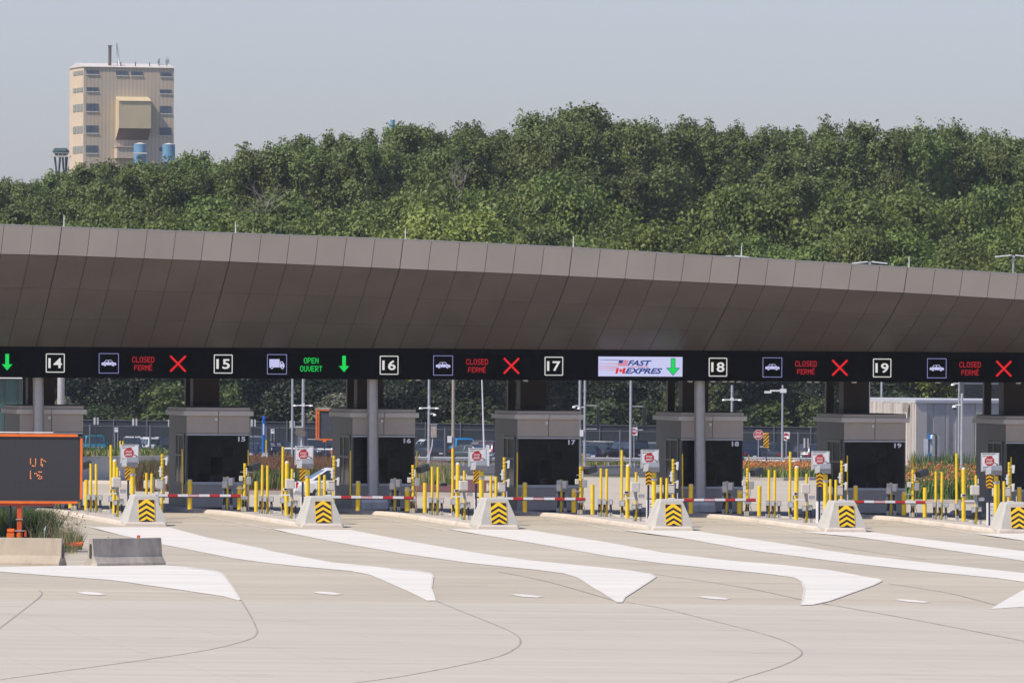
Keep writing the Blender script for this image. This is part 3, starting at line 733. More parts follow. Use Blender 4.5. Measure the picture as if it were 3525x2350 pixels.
# ------------------------------------------------------------------ island equipment (surveyed on the island of booth 17)
def q5(zx, zy): return 1267.7 + .1574 * zx, 987.4 + .1574 * zy
def isl_name(k):
    return ("on booth %d's island" % k) if 15 <= k <= 19 else ('beside the message board' if k == 14 else 'at the right picture edge')
class Loc:
    """scale helper: survey pixels of one item -> its own metres"""
    def __init__(s, zx, zy):
        s.P = G(*q5(zx, zy), IH); s.u = .1574 * s.P.y / F; s.x0, s.y0 = zx, zy
        a, b = ab(s.P); s.da, s.b = a - A17, b
    def x(s, zx): return (zx - s.x0) * s.u
    def z(s, zy): return (s.y0 - zy) * s.u
    def bx(s, m, cx, cy, w, h, d=.14, y=0, mi=0): m.box(s.x(cx - w / 2), s.x(cx + w / 2), y, y + d, s.z(cy + h / 2), s.z(cy - h / 2), mi)
def cables(r, L, xs, ztop, y=-.03):
    m = MB()
    for i, (x0, x1) in enumerate(xs):
        m.tube([(L.x(x0), y, L.z(ztop)), (L.x((x0 + x1) / 2 + 3), y - .02, L.z(ztop) * .55), (L.x(x1), y, .12)], .022, 6)
        m.tube([(L.x(x1), y, 0), (L.x(x1), y, .16)], .032, 8, 1)
    m.build('cable', [M_black, M_galv], r)
ITEMS = []
def item(zx, zy, name, label, cat, builder, lanes=None, group=None, dz=0, hollow=()):
    L = Loc(zx, zy)
    for k in (lanes or range(14, 21)):
        if k in hollow: continue
        P = P_ab(A17 + (k - 17) * LP + L.da, L.b, IH)
        if prj(P)[0] > 2420: continue
        place(name + str(zx), name, label.replace('@', isl_name(k)), cat, P, lambda r: builder(r, L), TH, group).rotation_euler = (R.uniform(-.007, .007), R.uniform(-.009, .009), TH + (R.uniform(-.06, .06) if name not in ('barrier_gate', 'hooked_rail') else 0))

def bollard(w, top, cap=0, plate=False):
    def b(r, L):
        rr = w * L.u / 2; h = L.z(top)
        m = MB(); m.cyl(0, 0, 0, h - cap, rr, 20, 0)
        m.build('post', M_yel, r, smooth=True)
        if cap:
            m = MB(); m.cyl(0, 0, h - cap, h - cap + .02, rr, 20, 0, None, cap * .9); m.build('cap', M_cap, r, smooth=True)
        else:
            m = MB(); m.cyl(0, 0, h, h + .008, rr * .96, 20); m.build('cap', M_yel, r)
    return b
item(593, 1228, 'bollard', 'short thick yellow bollard @, right of the booth window', 'bollard', bollard(58, 795), group='short yellow bollards')
item(1100, 1285, 'tall_bollard', 'tall thick yellow bollard with pale domed cap @', 'bollard', bollard(62, 500, .07), group='domed yellow bollards')
item(318, 1200, 'bollard', 'shaded thick bollard under the right of the booth window @', 'bollard', bollard(72, 850, .03), group='shaded bollards before the booths')
item(-397, 1194, 'bollard', 'shaded thick bollard under the left of the booth window @', 'bollard', bollard(66, 766, .03), group='shaded bollards before the booths')
item(1590, 1305, 'bollard', 'thin yellow bollard behind the concrete nose, left of its pair @', 'bollard', bollard(38, 695), group='thin bollards behind the noses')
item(1670, 1310, 'bollard', 'thin yellow bollard behind the concrete nose, right of its pair @', 'bollard', bollard(42, 703), group='thin bollards behind the noses')

def pairpost(boxes, top, w=38):
    def b(r, L):
        m = MB(); m.cyl(0, 0, 0, L.z(top), w * L.u / 2, 16); m.build('post', M_yel, r, smooth=True)
        for cx, cy, bw, bh in boxes:
            m = MB(); L.bx(m, cx, cy, bw, bh, .12, -.2); m.build('junction_box', M_grey, r, .012)
            m = MB(); L.bx(m, cx, cy + 3, bw * .62, bh * .7, .012, -.213); m.build('lid', M_alu, r)
        m = MB()
        for cx, cy, bw, bh in boxes: m.box(min(0, L.x(cx)), max(0.02, L.x(cx)), -.08, -.06, L.z(cy) - .02, L.z(cy) + .02)
        m.build('bracket', M_galv, r)
        cables(r, L, [(bx[0] - 8, bx[0] - 14) for bx in boxes] + [(bx[0] + 8, bx[0] + 12) for bx in boxes], boxes[0][1] + 40, -.1)
    return b
item(717, 1258, 'sensor_post', 'left of two thin yellow sensor posts with grey boxes @', 'post', pairpost([(680, 1042, 50, 80)], 555), group='thin yellow sensor posts')
item(798, 1262, 'sensor_post', 'right of two thin yellow sensor posts with grey boxes @', 'post', pairpost([(757, 1047, 55, 80), (852, 1047, 62, 80)], 562), group='thin yellow sensor posts')
item(1018, 1268, 'tall_sensor_post', 'tallest thin yellow post with one square grey box @', 'post', pairpost([(1018, 1065, 88, 88)], 290), group='tallest thin yellow posts')

def pedestal(r, L):
    m = MB(); m.cyl(0, 0, 0, L.z(612), 19 * L.u, 16); m.build('post', M_yel, r, smooth=True)
    m = MB(); L.bx(m, 1190, 828, 125, 142, .3, -.42); m.build('control_box', M_beige, r, .03)
    m = MB(); L.bx(m, 1257, 700, 14, 75, .05, -.03); m.build('antenna_strip', M_wht, r)
    m = MB(); L.bx(m, 1120, 988, 150, 20, .07, -.2); m.build('arm', M_wht, r)
    m = MB(); L.bx(m, 1310, 962, 78, 52, .25, -.1); m.build('floodlight', M_wht, r, .03)
    for cx, cy in ((1190, 1120), (1278, 1108)):
        m = MB(); L.bx(m, cx, cy, 60, 76, .12, -.12); m.build('junction_box', M_grey, r, .012)
        m = MB(); L.bx(m, cx, cy + 3, 38, 52, .012, -.133); m.build('lid', M_alu, r)
    m = MB()
    for dx in (-14, 0, 16):
        m.tube([(L.x(1200 + dx), -.12, L.z(900)), (L.x(1218 + dx), -.16, L.z(1000)), (L.x(1240 + dx * .3), -.15, L.z(1080))], .02, 6, 0)
    m.build('conduit', M_galv, r)
    cables(r, L, [(1185, 1178), (1195, 1192), (1272, 1276), (1284, 1300)], 1150, -.08)
item(1227, 1328, 'control_post', 'yellow control post with beige box and conduits @', 'control post', pedestal, group='yellow control posts')
def devcam(r, L):
    m = MB(); L.bx(m, 1068, 908, 62, 46, .16, -.32); m.build('reader_housing', M_beige, r, .012)
    m = MB(); L.bx(m, 1068, 902, 44, 24, .012, -.335); m.build('lens', M_black, r)
    m = MB(); m.tube([(L.x(1045), -.2, L.z(930)), (L.x(1040), -.2, L.z(975)), (L.x(1060), -.2, L.z(990))], .015, 6); m.build('cable', M_black, r)
    m = MB(); L.bx(m, 1090, 915, 60, 10, .2, -.25); m.build('bracket', M_galv, r)
item(1100, 1284.5, 'plate_reader', 'small camera housing strapped to the domed bollard @', 'camera', devcam, group='readers strapped to the domed bollards')

def chev(m, w, h, n, y, mi, lean=0.0):      # n upward chevrons filling w x h (centre 0,0)
    p = h / n; t = p * .46; rise = w * .30
    for i in range(n + 1):
        zt = h / 2 - i * p - p * .02
        pts = [(-w/2, zt - rise), (0, zt), (w/2, zt - rise), (w/2, zt - rise - t), (0, zt - t), (-w/2, zt - rise - t)]
        cl = [(x, max(-h/2, min(h/2, z))) for x, z in pts]
        for side in (0, 1):
            q = [cl[0], cl[1], cl[4], cl[5]] if side == 0 else [cl[1], cl[2], cl[3], cl[4]]
            if max(a[1] for a in q) - min(a[1] for a in q) > .02: m.add([(a[0], y, a[1]) for a in q], [(3, 2, 1, 0)], mi)
    for sx in (-1, 1):                       # the dark corner above the first chevron
        pass
def diag(m, w, h, n, y, mi):
    p = h / n
    for i in range(-1, n + 1):
        z0 = -h / 2 + i * p; q = [(-w/2, z0), (w/2, z0 + w * 1.0), (w/2, z0 + w * 1.0 + p * .42), (-w/2, z0 + p * .42)]
        q = [(x, max(-h/2, min(h/2, z))) for x, z in q]
        if max(a[1] for a in q) - min(a[1] for a in q) > .02: m.add([(a[0], y, a[1]) for a in q], [(0, 1, 2, 3)], mi)
def octagon(r0, cx, cz): return [(cx + r0 * math.cos(math.radians(22.5 + 45 * i)), cz + r0 * math.sin(math.radians(22.5 + 45 * i))) for i in range(8)]
def stop_sign_b(r, L):
    m = MB(); m.box(-.035, .035, .0, .05, 0, L.z(560)); m.build('post', M_navy, r)
    m = MB(); L.bx(m, 1390, 1180, 16, 320, .05, .0); m.build('white_conduit', M_wht, r)
    s = MB(); w, h = 272 * L.u, 272 * L.u; cx, cz = L.x(1418), L.z(420)
    s.box(cx - w/2, cx + w/2, -.025, -.005, cz - h/2, cz + h/2); S = s.build('sign_panel', M_wht, r, .008)
    m = MB(); ring(m, w * .96, h * .96, .012, -.029, 0, .05); o = m.build('border', M_frame, S); o.location = (cx, 0, cz)
    m = MB(); flat(m, octagon(.192, cx - .03, cz + .04), -.031); m.build('stop_symbol', M_red, S)
    m = MB(); put_text(m, 'STOP', cx - .03, cz + .085, .235, .075, -.034, 0, .03); put_text(m, 'ARRÊT', cx - .03, cz - .015, .26, .095, -.034, 0, .03); m.build('stop_lettering', M_numw, S)
    m = MB()
    for t, dz, ww in (('Stop here until', .30, .46), ('lane is clear', .235, .38), ('Arrêtez ici', -.175, .34), ("jusqu'à ce que la", -.235, .50), ('voie soit libre', -.295, .42)):
        put_text(m, t, cx - .28, cz + dz, ww, .052, -.031, 0, .022, 0, 1)
    m.build('lettering', M_frame, S)
    m = MB(); m.tube([(cx + .16, -.032, cz - .035), (cx + .2, -.032, cz - .035), (cx + .25, -.032, cz - .07), (cx + .28, -.032, cz - .10)], .011, 4)
    flat(m, [(cx + .29, cz - .135), (cx + .225, cz - .10), (cx + .30, cz - .06)], -.034); m.build('arrow', M_frame, S)
def mark_b(style):
    def b(r, L):
        w, h = 100 * L.u, 215 * L.u; cz = L.z(690)
        m = MB(); m.box(-w/2, w/2, -.062, -.045, cz - h/2, cz + h/2); S = m.build('marker_plate', M_amb, r, .004)
        m = MB()
        (chev if style else diag)(m, w, h, 4, 0, 0)
        o = m.build('stripes', M_black, S); o.location = (0, -.066, cz)
    return b
def sign_both(style):
    def b(r, L): stop_sign_b(r, L); mark_b(style)(r, L)
    return b
for k in range(14, 21):
    item(1404, 1345, 'stop_here_sign' + ('' if k >= 17 else '_'), 'white stop here STOP ARRÊT sign above a striped marker @', 'road sign', sign_both(k >= 17), [k], 'stop here signs')
def cab_b(r, L):
    m = MB(); L.bx(m, 1435, 1180, 88, 325, .38, 0); m.build('cabinet', M_wht, r, .02)
    m = MB(); L.bx(m, 1435, 1002, 70, 18, .34, .02); m.build('dark_hood', M_dgrey, r, .02)
    m = MB(); L.bx(m, 1440, 1075, 34, 8, .004, -.004); L.bx(m, 1440, 1120, 30, 5, .004, -.004); L.bx(m, 1443, 1200, 26, 20, .004, -.004); m.build('label_print', M_frame, r)
item(1445, 1340, 'gate_cabinet', 'white barrier cabinet behind the concrete nose @', 'cabinet', cab_b, group='white barrier cabinets')
def hood_b(r, L):
    m = MB(); m.cyl(0, 0, -.02, L.z(626), 34 * L.u, 20, 0, None, .03); m.build('post', M_yel, r, smooth=True)
    m = MB(); m.cyl(0, 0, L.z(736), L.z(702), 41 * L.u, 20); m.box(30*L.u, 48*L.u, -.04, .04, L.z(736), L.z(702)); m.build('steel_strap', M_galv, r)
    m = MB(); m.tube([(L.x(1470), 0, L.z(640)), (L.x(1468), 0, L.z(590))], .035, 8); m.build('bracket', M_galv, r)
    c = MB()
    X0, X1, Z0, Z1 = L.x(1392), L.x(1556), L.z(612), L.z(464)
    c.add([(X0, -.24, Z0 + .04), (X1, -.24, Z0), (X1, -.30, (Z0 + Z1) / 2), (X1, -.22, Z1), (X1, .25, Z1 - .02), (X1, .25, Z0 + .03), (X0, -.30, (Z0 + Z1) / 2), (X0, -.22, Z1), (X0, .25, Z1 - .02), (X0, .25, Z0 + .05)],
          [(0, 1, 2, 6), (6, 2, 3, 7), (7, 3, 4, 8), (8, 4, 5, 9), (9, 5, 1, 0), (1, 5, 4, 3, 2), (0, 6, 7, 8, 9)])
    c.build('hooded_lamp', mat('hood_grey', (.27, .28, .30), .45, .2), r, .008)
    c = MB(); c.add([(X0, -.26, Z0 + .06), (X0 - .16, .02, Z0 + .02), (X0 - .12, .05, Z1 - .1), (X0, -.24, Z1 - .03)], [(0, 3, 2, 1), (1, 2, 3, 0)]); c.build('side_flap', M_grey, r)
item(1490, 1356, 'signal_hood_post', 'thick yellow post with steel strap and grey hooded lamp @', 'signal post', hood_b, group='hooded lamp posts')
def beigebox(cx, cy, w, h):
    def b(r, L):
        m = MB(); L.bx(m, cx, cy, w, h, .22, 0); m.build('box', M_beige, r, .02)
        m = MB(); L.bx(m, cx, (cy + L.y0) / 2, 10, L.y0 - cy, .05, .1); m.build('stand', M_galv, r)
        m = MB(); L.bx(m, cx, cy - h / 2 + 14, w * .9, 5, .004, -.004); L.bx(m, cx, cy + h / 2 - 14, w * .9, 5, .004, -.004); m.build('strap', M_black, r)
    return b
item(1578, 1290, 'equipment_box', 'beige equipment box on a stand behind the thin bollards @', 'box', beigebox(1578, 860, 108, 120), group='beige boxes behind the noses')
item(1742, 1290, 'equipment_box', 'taller beige box beside the banded sensor column @', 'box', beigebox(1742, 860, 102, 148), group='beige boxes beside sensor columns')
def sensor_b(r, L):
    m = MB(); m.cyl(0, 0, 0, L.z(420), 20 * L.u, 16); m.build('post', M_yel, r, smooth=True)
    m = MB()
    for zz in (470, 520, 570, 640, 690, 740, 790, 1000): m.cyl(0, 0, L.z(zz) - .008, L.z(zz) + .008, 21.5 * L.u, 14)
    m.build('strap', M_black, r)
    for cy in (520, 790):
        m = MB(); v = [(L.x(1812), L.z(cy + 58)), (L.x(1836), L.z(cy + 60)), (L.x(1844), L.z(cy - 58)), (L.x(1820), L.z(cy - 58))]
        m.prism(v, -.12, .12); m.box(L.x(1780), L.x(1822), -.02, .02, L.z(cy - 22), L.z(cy - 42)); m.build('paddle_antenna', M_wht, r)
    m = MB(); L.bx(m, 1742, 675, 26, 150, .1, -.06); m.box(L.x(1712), L.x(1732), -.03, .03, L.z(672), L.z(656)); m.build('side_housing', M_wht, r)
item(1767, 1285, 'sensor_column', 'banded yellow sensor column with white paddles @', 'sensor column', sensor_b, group='banded sensor columns')

def gate_b(r, L):
    m = MB(); L.bx(m, 1757, 1002, 88, 26, .25, 0); m.build('drive_head', M_wht, r, .01)
    m = MB(); L.bx(m, 1757, 1130, 60, 230, .2, .02); m.build('pedestal', M_wht, r, .01)
    m = MB(); L.bx(m, 1834, 960, 10, 88, .02, 0); m.build('rest_bracket', M_wht, r)
    x0, x1 = L.x(1800), L.x(1800) + 3.12; z = L.z(1018); hh = .046
    m = MB(); m.box(x0, x1 - .02, -.10, -.055, z - hh, z + hh); m.build('arm', M_wht, r, .006)
    m = MB()
    for i in range(4):
        xe = x1 - .05 - i * .79
        if xe - .38 > x0: 
            if i == 2: continue
            m.box(xe - .38, xe, -.104, -.051, z - hh - .002, z + hh + .002)
    m.build('red_band', mat('arm_red', (0.50, 0.02, 0.025), 0.4), r)
    xe = x1 - .05 - 2 * .79 + .0
    m = MB(); m.box(xe - .40, xe, -.104, -.1, z + hh - .012, z + hh + .002); m.box(xe - .40, xe, -.104, -.1, z - hh - .002, z - hh + .012); m.box(xe - .40, xe - .385, -.104, -.1, z - hh, z + hh); m.box(xe - .015, xe, -.104, -.1, z - hh, z + hh)
    put_text(m, 'DO NOT ENTER', xe - .2, z, .33, .035, -.106, 0, .01); m.build('arm_print', MATS['arm_red'], r)
    m = MB(); m.box(x0, x1 - .04, -.09, -.06, z - hh - .03, z - hh - .003); m.build('rubber_edge', M_black, r)
    m = MB(); m.box(x1 - .02, x1, -.10, -.055, z - hh * .8, z + hh * .8); m.build('tip', M_wht, r, .004)
item(1757, 1325, 'barrier_gate', 'striped barrier arm @, lowered across the lane to its right', 'barrier', gate_b, group='lowered barrier arms')

# booth-front instruments
def instr_b(r, L):
    m = MB(); m.cyl(0, 0, 0, L.z(718), 19 * L.u, 14); m.build('post', M_yel, r, smooth=True)
    for cx, cy, w, h, y in ((85, 835, 74, 98, -.22), (112, 775, 90, 90, -.10), (165, 793, 64, 112, -.24), (210, 790, 42, 112, -.12)):
        m = MB(); L.bx(m, cx, cy, w, h, .12, y); m.build('reader_box', M_beige if cx != 210 else M_grey, r, .015)
    for cx in (82, 192):
        m = MB(); L.bx(m, cx, 962, 50, 62, .12, -.05); m.build('junction_box', M_grey, r, .01)
    cables(r, L, [(95, 70), (110, 92), (165, 180), (180, 205)], 900)
item(133, 1195, 'reader_post', 'ochre post with beige reader boxes before the window @', 'reader post', instr_b, group='reader posts before the booths')
def npost_b(r, L):
    m = MB(); m.cyl(0, 0, 0, L.z(530), 22 * L.u, 14); m.build('post', M_yel, r, smooth=True)
    m = MB()
    for zz in (580, 615, 650, 690, 740, 780, 820): m.cyl(0, 0, L.z(zz) - .007, L.z(zz) + .007, 23.5 * L.u, 12)
    m.build('strap', M_black, r)
    m = MB(); L.bx(m, 440, 650, 18, 110, .06, -.05); m.build('antenna_strip', M_wht, r)
    for cx, cy, w, h in ((362, 750, 52, 76), (475, 780, 68, 112)):
        m = MB(); L.bx(m, cx, cy, w, h, .14, -.1); m.build('reader_box', M_beige if w < 60 else M_grey, r, .015)
    m = MB(); L.bx(m, 415, 1032, 92, 52, .14, -.22); m.build('junction_box', M_grey, r, .015)
    m = MB(); L.bx(m, 350, 890, 110, 14, .1, -.08); m.box(L.x(400), L.x(428), -.03, .03, 0.1, L.z(860)); m.build('bracket', M_galv, r)
    m = MB(); m.tube([(L.x(462), 0, L.z(835)), (L.x(458), 0, L.z(930)), (L.x(440), 0, L.z(1010))], .014, 6)
    m.tube([(L.x(450), 0, L.z(1060)), (L.x(478), 0, L.z(1130)), (L.x(476), 0, L.z(1200))], .014, 6); m.build('cable', M_galv, r)
    cables(r, L, [(400, 380), (410, 395), (420, 420), (432, 436)], 1060)
item(418, 1222, 'scanner_post', 'yellow strapped scanner post right of the booth window @', 'scanner post', npost_b, group='strapped scanner posts')
def lens_b(r, L):
    R1 = Matrix.Rotation(math.radians(-62), 3, 'Z') @ Matrix.Rotation(math.radians(8), 3, 'X')
    m = MB(); m.cbox((L.x(278), -.1, L.z(808)), (.13, .30, .13), 0, R1); m.build('housing', M_dgrey, r, .02)
    m = MB(); m.cbox((L.x(320), -.16, L.z(815)), (.11, .14, .11), 0, R1); m.build('lens_hood', M_black, r, .01)
    m = MB(); m.box(-.03, .03, -.12, 0, 0.02, .06); m.tube([(L.x(275), -.1, L.z(840)), (L.x(300), -.05, 0.02)], .012, 6); m.build('mount', M_galv, r)
item(318, 865, 'lens_camera', 'dark grey camera with black lens mounted on the shaded bollard @', 'camera', lens_b, group='cameras on shaded bollards')
def rodh(r, L):
    m = MB(); m.tube([(0, 0, 0), (0, 0, L.z(335))], .026, 8); m.build('rod', M_yel, r)
item(445, 1200, 'height_rod', 'slender ochre rod behind the scanner post @', 'rod', rodh, group='slender ochre rods')
def hook_b(r, L):
    m = MB(); zt, zb = L.z(323), L.z(976)
    m.tube([(0, 0, zt), (0, 0, zb + .05), (.03, 0, zb), (L.x(-400), 0, zb)], .026, 8); m.build('rail', M_yel, r)
    m = MB(); m.tube([(L.x(-400), 0, zb), (L.x(-400), .02, 0)], .03, 8); m.build('foot', M_yel, r)
item(-511, 1190, 'hooked_rail', 'ochre rail bent at the foot, left of the window @', 'rail', hook_b, group='bent rails before the booths')
def house_b(r):
    Rm = Matrix.Rotation(math.radians(-60), 3, 'Z') @ Matrix.Rotation(math.radians(14), 3, 'X')
    m = MB(); m.cbox((0, 0, 0), (.26, .46, .26), 0, Rm); m.build('housing', M_dgrey, r, .035)
    m = MB(); m.cbox(tuple(Rm @ Vector((0, -.26, .0))), (.22, .06, .2), 0, Rm); m.build('lens_face', M_black, r, .01)
    m = MB(); m.tube([(-.02, 0, -.12), (-.02, .0, -.2), (-.55, .05, -.2)], .018, 6); m.tube([(.0, 0, -.12), (.06, 0, -.22)], .012, 6); m.build('bracket', M_galv, r)
L0 = Loc(565, 1222)
for k in range(14, 20):
    P = P_ab(A17 + (k - 17) * LP + L0.da, L0.b, IH + L0.z(580))
    place('hcam', 'housed_camera', 'large dark camera housing beside the window, @'.replace('@', isl_name(k)), 'camera', P, house_b, TH, 'large camera housings')

# ------------------------------------------------------------------ concrete noses
M_stain = mat('damp_stain', (0.36, 0.35, 0.32), 0.9, var=0.2, scale=2)
def nose_b(r):
    m = MB()
    def lay(z, w, y0, y1, ch): return [(-w + ch, y0, z), (w, y0, z), (w, y1, z), (-w, y1, z), (-w, y0 + ch, z)]
    Ls = [lay(-.06, .80, 0, 1.45, .16), lay(.13, .80, 0, 1.45, .16), lay(1.08, .43, .28, 1.25, .06), lay(1.14, .39, .33, 1.2, .05)]
    vs = [p for l in Ls for p in l]; fs = []
    for i in range(3):
        for j in range(5): fs.append((i*5+j, i*5+(j+1) % 5, (i+1)*5+(j+1) % 5, (i+1)*5+j))
    fs.append((15, 16, 17, 18, 19)); m.add(vs, fs); m.build('block', M_nose, r, .012)
    w, h = .60, .80; sl = math.atan2(.28, .95)
    m = MB(); m.box(-w/2, w/2, -.012, .0, -h/2, h/2); S = m.build('chevron_plate', M_chev, r)
    S.location = (.06, .118, .575); S.rotation_euler = (-sl, 0, 0)
    m = MB()
    p = h / 4
    for i in range(4):
        zt = h/2 - .015 - i * p; rise = w * .30; t = p * .47
        if i == 0: zt = h/2 - .012
        for sx in (-1, 1):
            a, b_, c, d = (sx * (w/2 - .012), zt - rise), (0, zt), (0, zt - t), (sx * (w/2 - .012), zt - rise - t)
            if i == 0: pass
            q = [a, b_, c, d]
            f = (0, 1, 2, 3) if sx > 0 else (3, 2, 1, 0)
            m.add([(v[0], 0, v[1] - p * .55 if True else 0) for v in q], [f[::-1]])
    for sx in (-1, 1):                     # corner pieces at the top
        q = [(sx * (w/2 - .012), h/2 - .012), (sx * .07, h/2 - .012), (sx * (w/2 - .012), h/2 - .012 - .175)]
        f = (0, 1, 2) if sx > 0 else (2, 1, 0)
        m.add([(v[0], 0, v[1]) for v in q], [f[::-1]])
    o = m.build('chevrons', M_black, S); o.location = (0, -.0145, 0)
for k in range(14, 21):
    P = P_ab(A17 + (k - 17) * LP, BN, 0)
    if prj(P)[0] > 2440: continue
    t = ('concrete nose with chevrons at the front of the island of booth %d' % k) if 15 <= k <= 19 else ('leftmost concrete chevron nose, right of the message board' if k == 14 else 'concrete chevron nose cut by the right picture edge')
    place('nose', 'concrete_nose', t, 'crash block', P, nose_b, TH + R.uniform(-.03, .03), 'concrete noses with chevron plates')

# ------------------------------------------------------------------ near left: barriers, message board, weeds
def jersey(name, label, pl, L, rz, m_, dark=None):
    r = root(name, label, 'concrete barrier', pl, rz, None)
    P = [(-.30, 0), (.30, 0), (.30, .07), (.135, .30), (.085, .82), (-.085, .82), (-.135, .30), (-.30, .07)]
    m = MB(); n = len(P); S = 10
    vs = [(L * i / S, y, z) for i in range(S + 1) for y, z in P]
    fs = [(i*n+j, (i+1)*n+j, (i+1)*n+(j+1) % n, i*n+(j+1) % n) for i in range(S) for j in range(n)]
    fs += [tuple(range(n)), tuple(range(S*n+n-1, S*n-1, -1))]
    m.add(vs, fs); m.build('body', m_, r, .012)
    for xx, s_ in ((-.004, 1), (L + .004, -1)):
        m = MB(); m.add([(xx, y, z) for y, z in ((-.045, .22), (.045, .22), (.06, .3), (.06, .58), (.04, .66), (-.04, .66), (-.06, .58), (-.06, .3))], [tuple(range(8)) if s_ < 0 else tuple(range(7, -1, -1))]); m.build('end_slot', M_gap, r)
    return r
pj = G(208, 1299.2)
J = jersey('jersey_barrier', 'short grey stained concrete barrier with dark slot in its lit end', Vector((pj.x, pj.y, gz(pj.x, pj.y))), 2.75, math.radians(44), M_greyc)
pj = G(143, 1299.3)
pj2 = G(-120, 1298.0)
Jr = math.radians(180 - 20)
jersey('jersey_barrier', 'tan concrete barrier cut by the left picture edge, below the message board', Vector((pj.x, pj.y + .3, gz(pj.x, pj.y))), 3.8, Jr, M_tanc)
def spike_b(r):
    m = MB(); m.tube([(0, 0, 0), (.02, 0, .62), (.03, 0, .86)], [.028, .022, .015], 7); m.build('stake', M_greyc, r)
place('stake', 'survey_stake', 'thin weathered stake standing between the two concrete barriers', 'stake', G(246, 1297), spike_b, 0)
def clip_b(r):
    m = MB(); m.box(-.06, .06, -.05, .05, 0, .15); m.build('bracket', M_ored, r, .01); m = MB(); m.tube([(.07, 0, .0), (.12, 0, .08)], .015, 6); m.build('pin', M_frame, r)
p = at(317.5, 1233.5, G(317, 1299).y + 1.2)
place('oclip', 'orange_bracket', 'small orange bracket standing behind the grey concrete barrier', 'bracket', G(318, 1280), lambda r: ((lambda m: (m.box(-.05, .05, -.05, .05, 0, .70), m.build('bracket', M_ored, r, .01)))(MB())), 0)

# portable message board: the trailer stands behind the tan barrier
pb = G(43, 1266)
ub = pb.y / F
BD = root('message_board', 'large orange framed dark message board on an orange post', 'message board', (pb.x, pb.y, gz(pb.x, pb.y)), math.radians(-2))
bx_ = lambda x: (x - 43) * ub
bz_ = lambda y: (1266 - y) * ub
M_lcd = bpy.data.materials.new('led_matrix'); M_lcd.use_nodes = True
_nt = M_lcd.node_tree; _b = _nt.nodes['Principled BSDF']; _b.inputs['Roughness'].default_value = 0.55
_tc = _nt.nodes.new('ShaderNodeTexCoord'); _mp = _nt.nodes.new('ShaderNodeMapping'); _mp.inputs['Scale'].default_value = (16.5, 16.5, 16.5)
_fr = _nt.nodes.new('ShaderNodeVectorMath'); _fr.operation = 'FRACTION'
_sb = _nt.nodes.new('ShaderNodeVectorMath'); _sb.operation = 'SUBTRACT'; _sb.inputs[1].default_value = (.5, 0, .5)
_ml = _nt.nodes.new('ShaderNodeVectorMath'); _ml.operation = 'MULTIPLY'; _ml.inputs[1].default_value = (1, 0, 1)
_ln = _nt.nodes.new('ShaderNodeVectorMath'); _ln.operation = 'LENGTH'
_lt = _nt.nodes.new('ShaderNodeMath'); _lt.operation = 'LESS_THAN'; _lt.inputs[1].default_value = .26
_cm = _nt.nodes.new('ShaderNodeMix'); _cm.data_type = 'RGBA'; _cm.inputs[6].default_value = (.027, .027, .031, 1); _cm.inputs[7].default_value = (.055, .055, .058, 1)
for a_, b_ in ((_tc.outputs['Object'], _mp.inputs[0]), (_mp.outputs[0], _fr.inputs[0]), (_fr.outputs[0], _sb.inputs[0]), (_sb.outputs[0], _ml.inputs[0]), (_ml.outputs[0], _ln.inputs[0]), (_ln.outputs['Value'], _lt.inputs[0]), (_lt.outputs[0], _cm.inputs[0]), (_cm.outputs[2], _b.inputs['Base Color'])): _nt.links.new(a_, b_)
m = MB(); m.box(bx_(-100), bx_(187), .0, .16, bz_(1151), bz_(1001)); m.build('cabinet', M_dgrey, BD, .01)
m = MB(); m.box(bx_(-96), bx_(181), -.012, .0, bz_(1146), bz_(1004)); scr = m.build('screen', M_lcd, BD)
m = MB(); m.box(bx_(-100), bx_(177), -.06, .0, bz_(1002), bz_(996)); m.build('top_rail', M_org, BD)
m = MB(); m.box(bx_(-100), bx_(178), -.06, .0, bz_(1155.5), bz_(1150)); m.build('bottom_rail', M_org, BD)
m = MB(); m.box(bx_(183.5), bx_(188.8), -.06, .02, bz_(1145), bz_(1006)); m.build('side_rail', M_org, BD)
m = MB(); m.box(bx_(-100), bx_(121), -.01, .10, bz_(993.6), bz_(991.2)); m.build('solar_edge', M_wht, BD)
m = MB(); m.box(bx_(-100), bx_(124), .0, .12, bz_(1161), bz_(1156)); m.build('lower_beam', M_ored, BD)
m = MB(); m.box(bx_(38.5), bx_(49.5), .02, .17, -.0, bz_(1156)); m.build('post', M_ored, BD, .008)
m = MB(); m.cyl(bx_(44), .09, -.0, bz_(1222), .10, 14); m.build('sleeve', M_org, BD)
m = MB(); m.box(bx_(34), bx_(56), -.02, .19, bz_(1219.5), bz_(1217)); m.box(bx_(36), bx_(51), -.01, .18, bz_(1193), bz_(1191)); m.build('clamp', M_galv, BD)
m = MB(); m.box(bx_(15.5), bx_(33), -.1, .2, bz_(1240), bz_(1224)); m.box(bx_(16), bx_(32.5), .0, .3, bz_(1221.5), bz_(1214)); m.build('battery_box', M_org, BD, .01)
m = MB(); m.box(bx_(55.5), bx_(60.5), .0, .1, bz_(1232), bz_(1217)); m.build('latch', M_ored, BD)
m = MB(); m.cyl(bx_(21.3), .35, .0, bz_(1158), .035, 10); m.build('rear_mast', M_navy, BD)
m = MB(); m.box(bx_(-60), bx_(185), .25, .37, bz_(1249), bz_(1243)); m.box(bx_(-60), bx_(188), -.05, .05, bz_(1252), bz_(1247)); m.build('drawbar', M_ored, BD)
m = MB(); m.tube([(bx_(152), 0, bz_(1250)), (bx_(167), 0, bz_(1252)), (bx_(176), 0, bz_(1248)), (bx_(190), 0, bz_(1245))], .03, 6); m.build('hitch', M_org, BD)
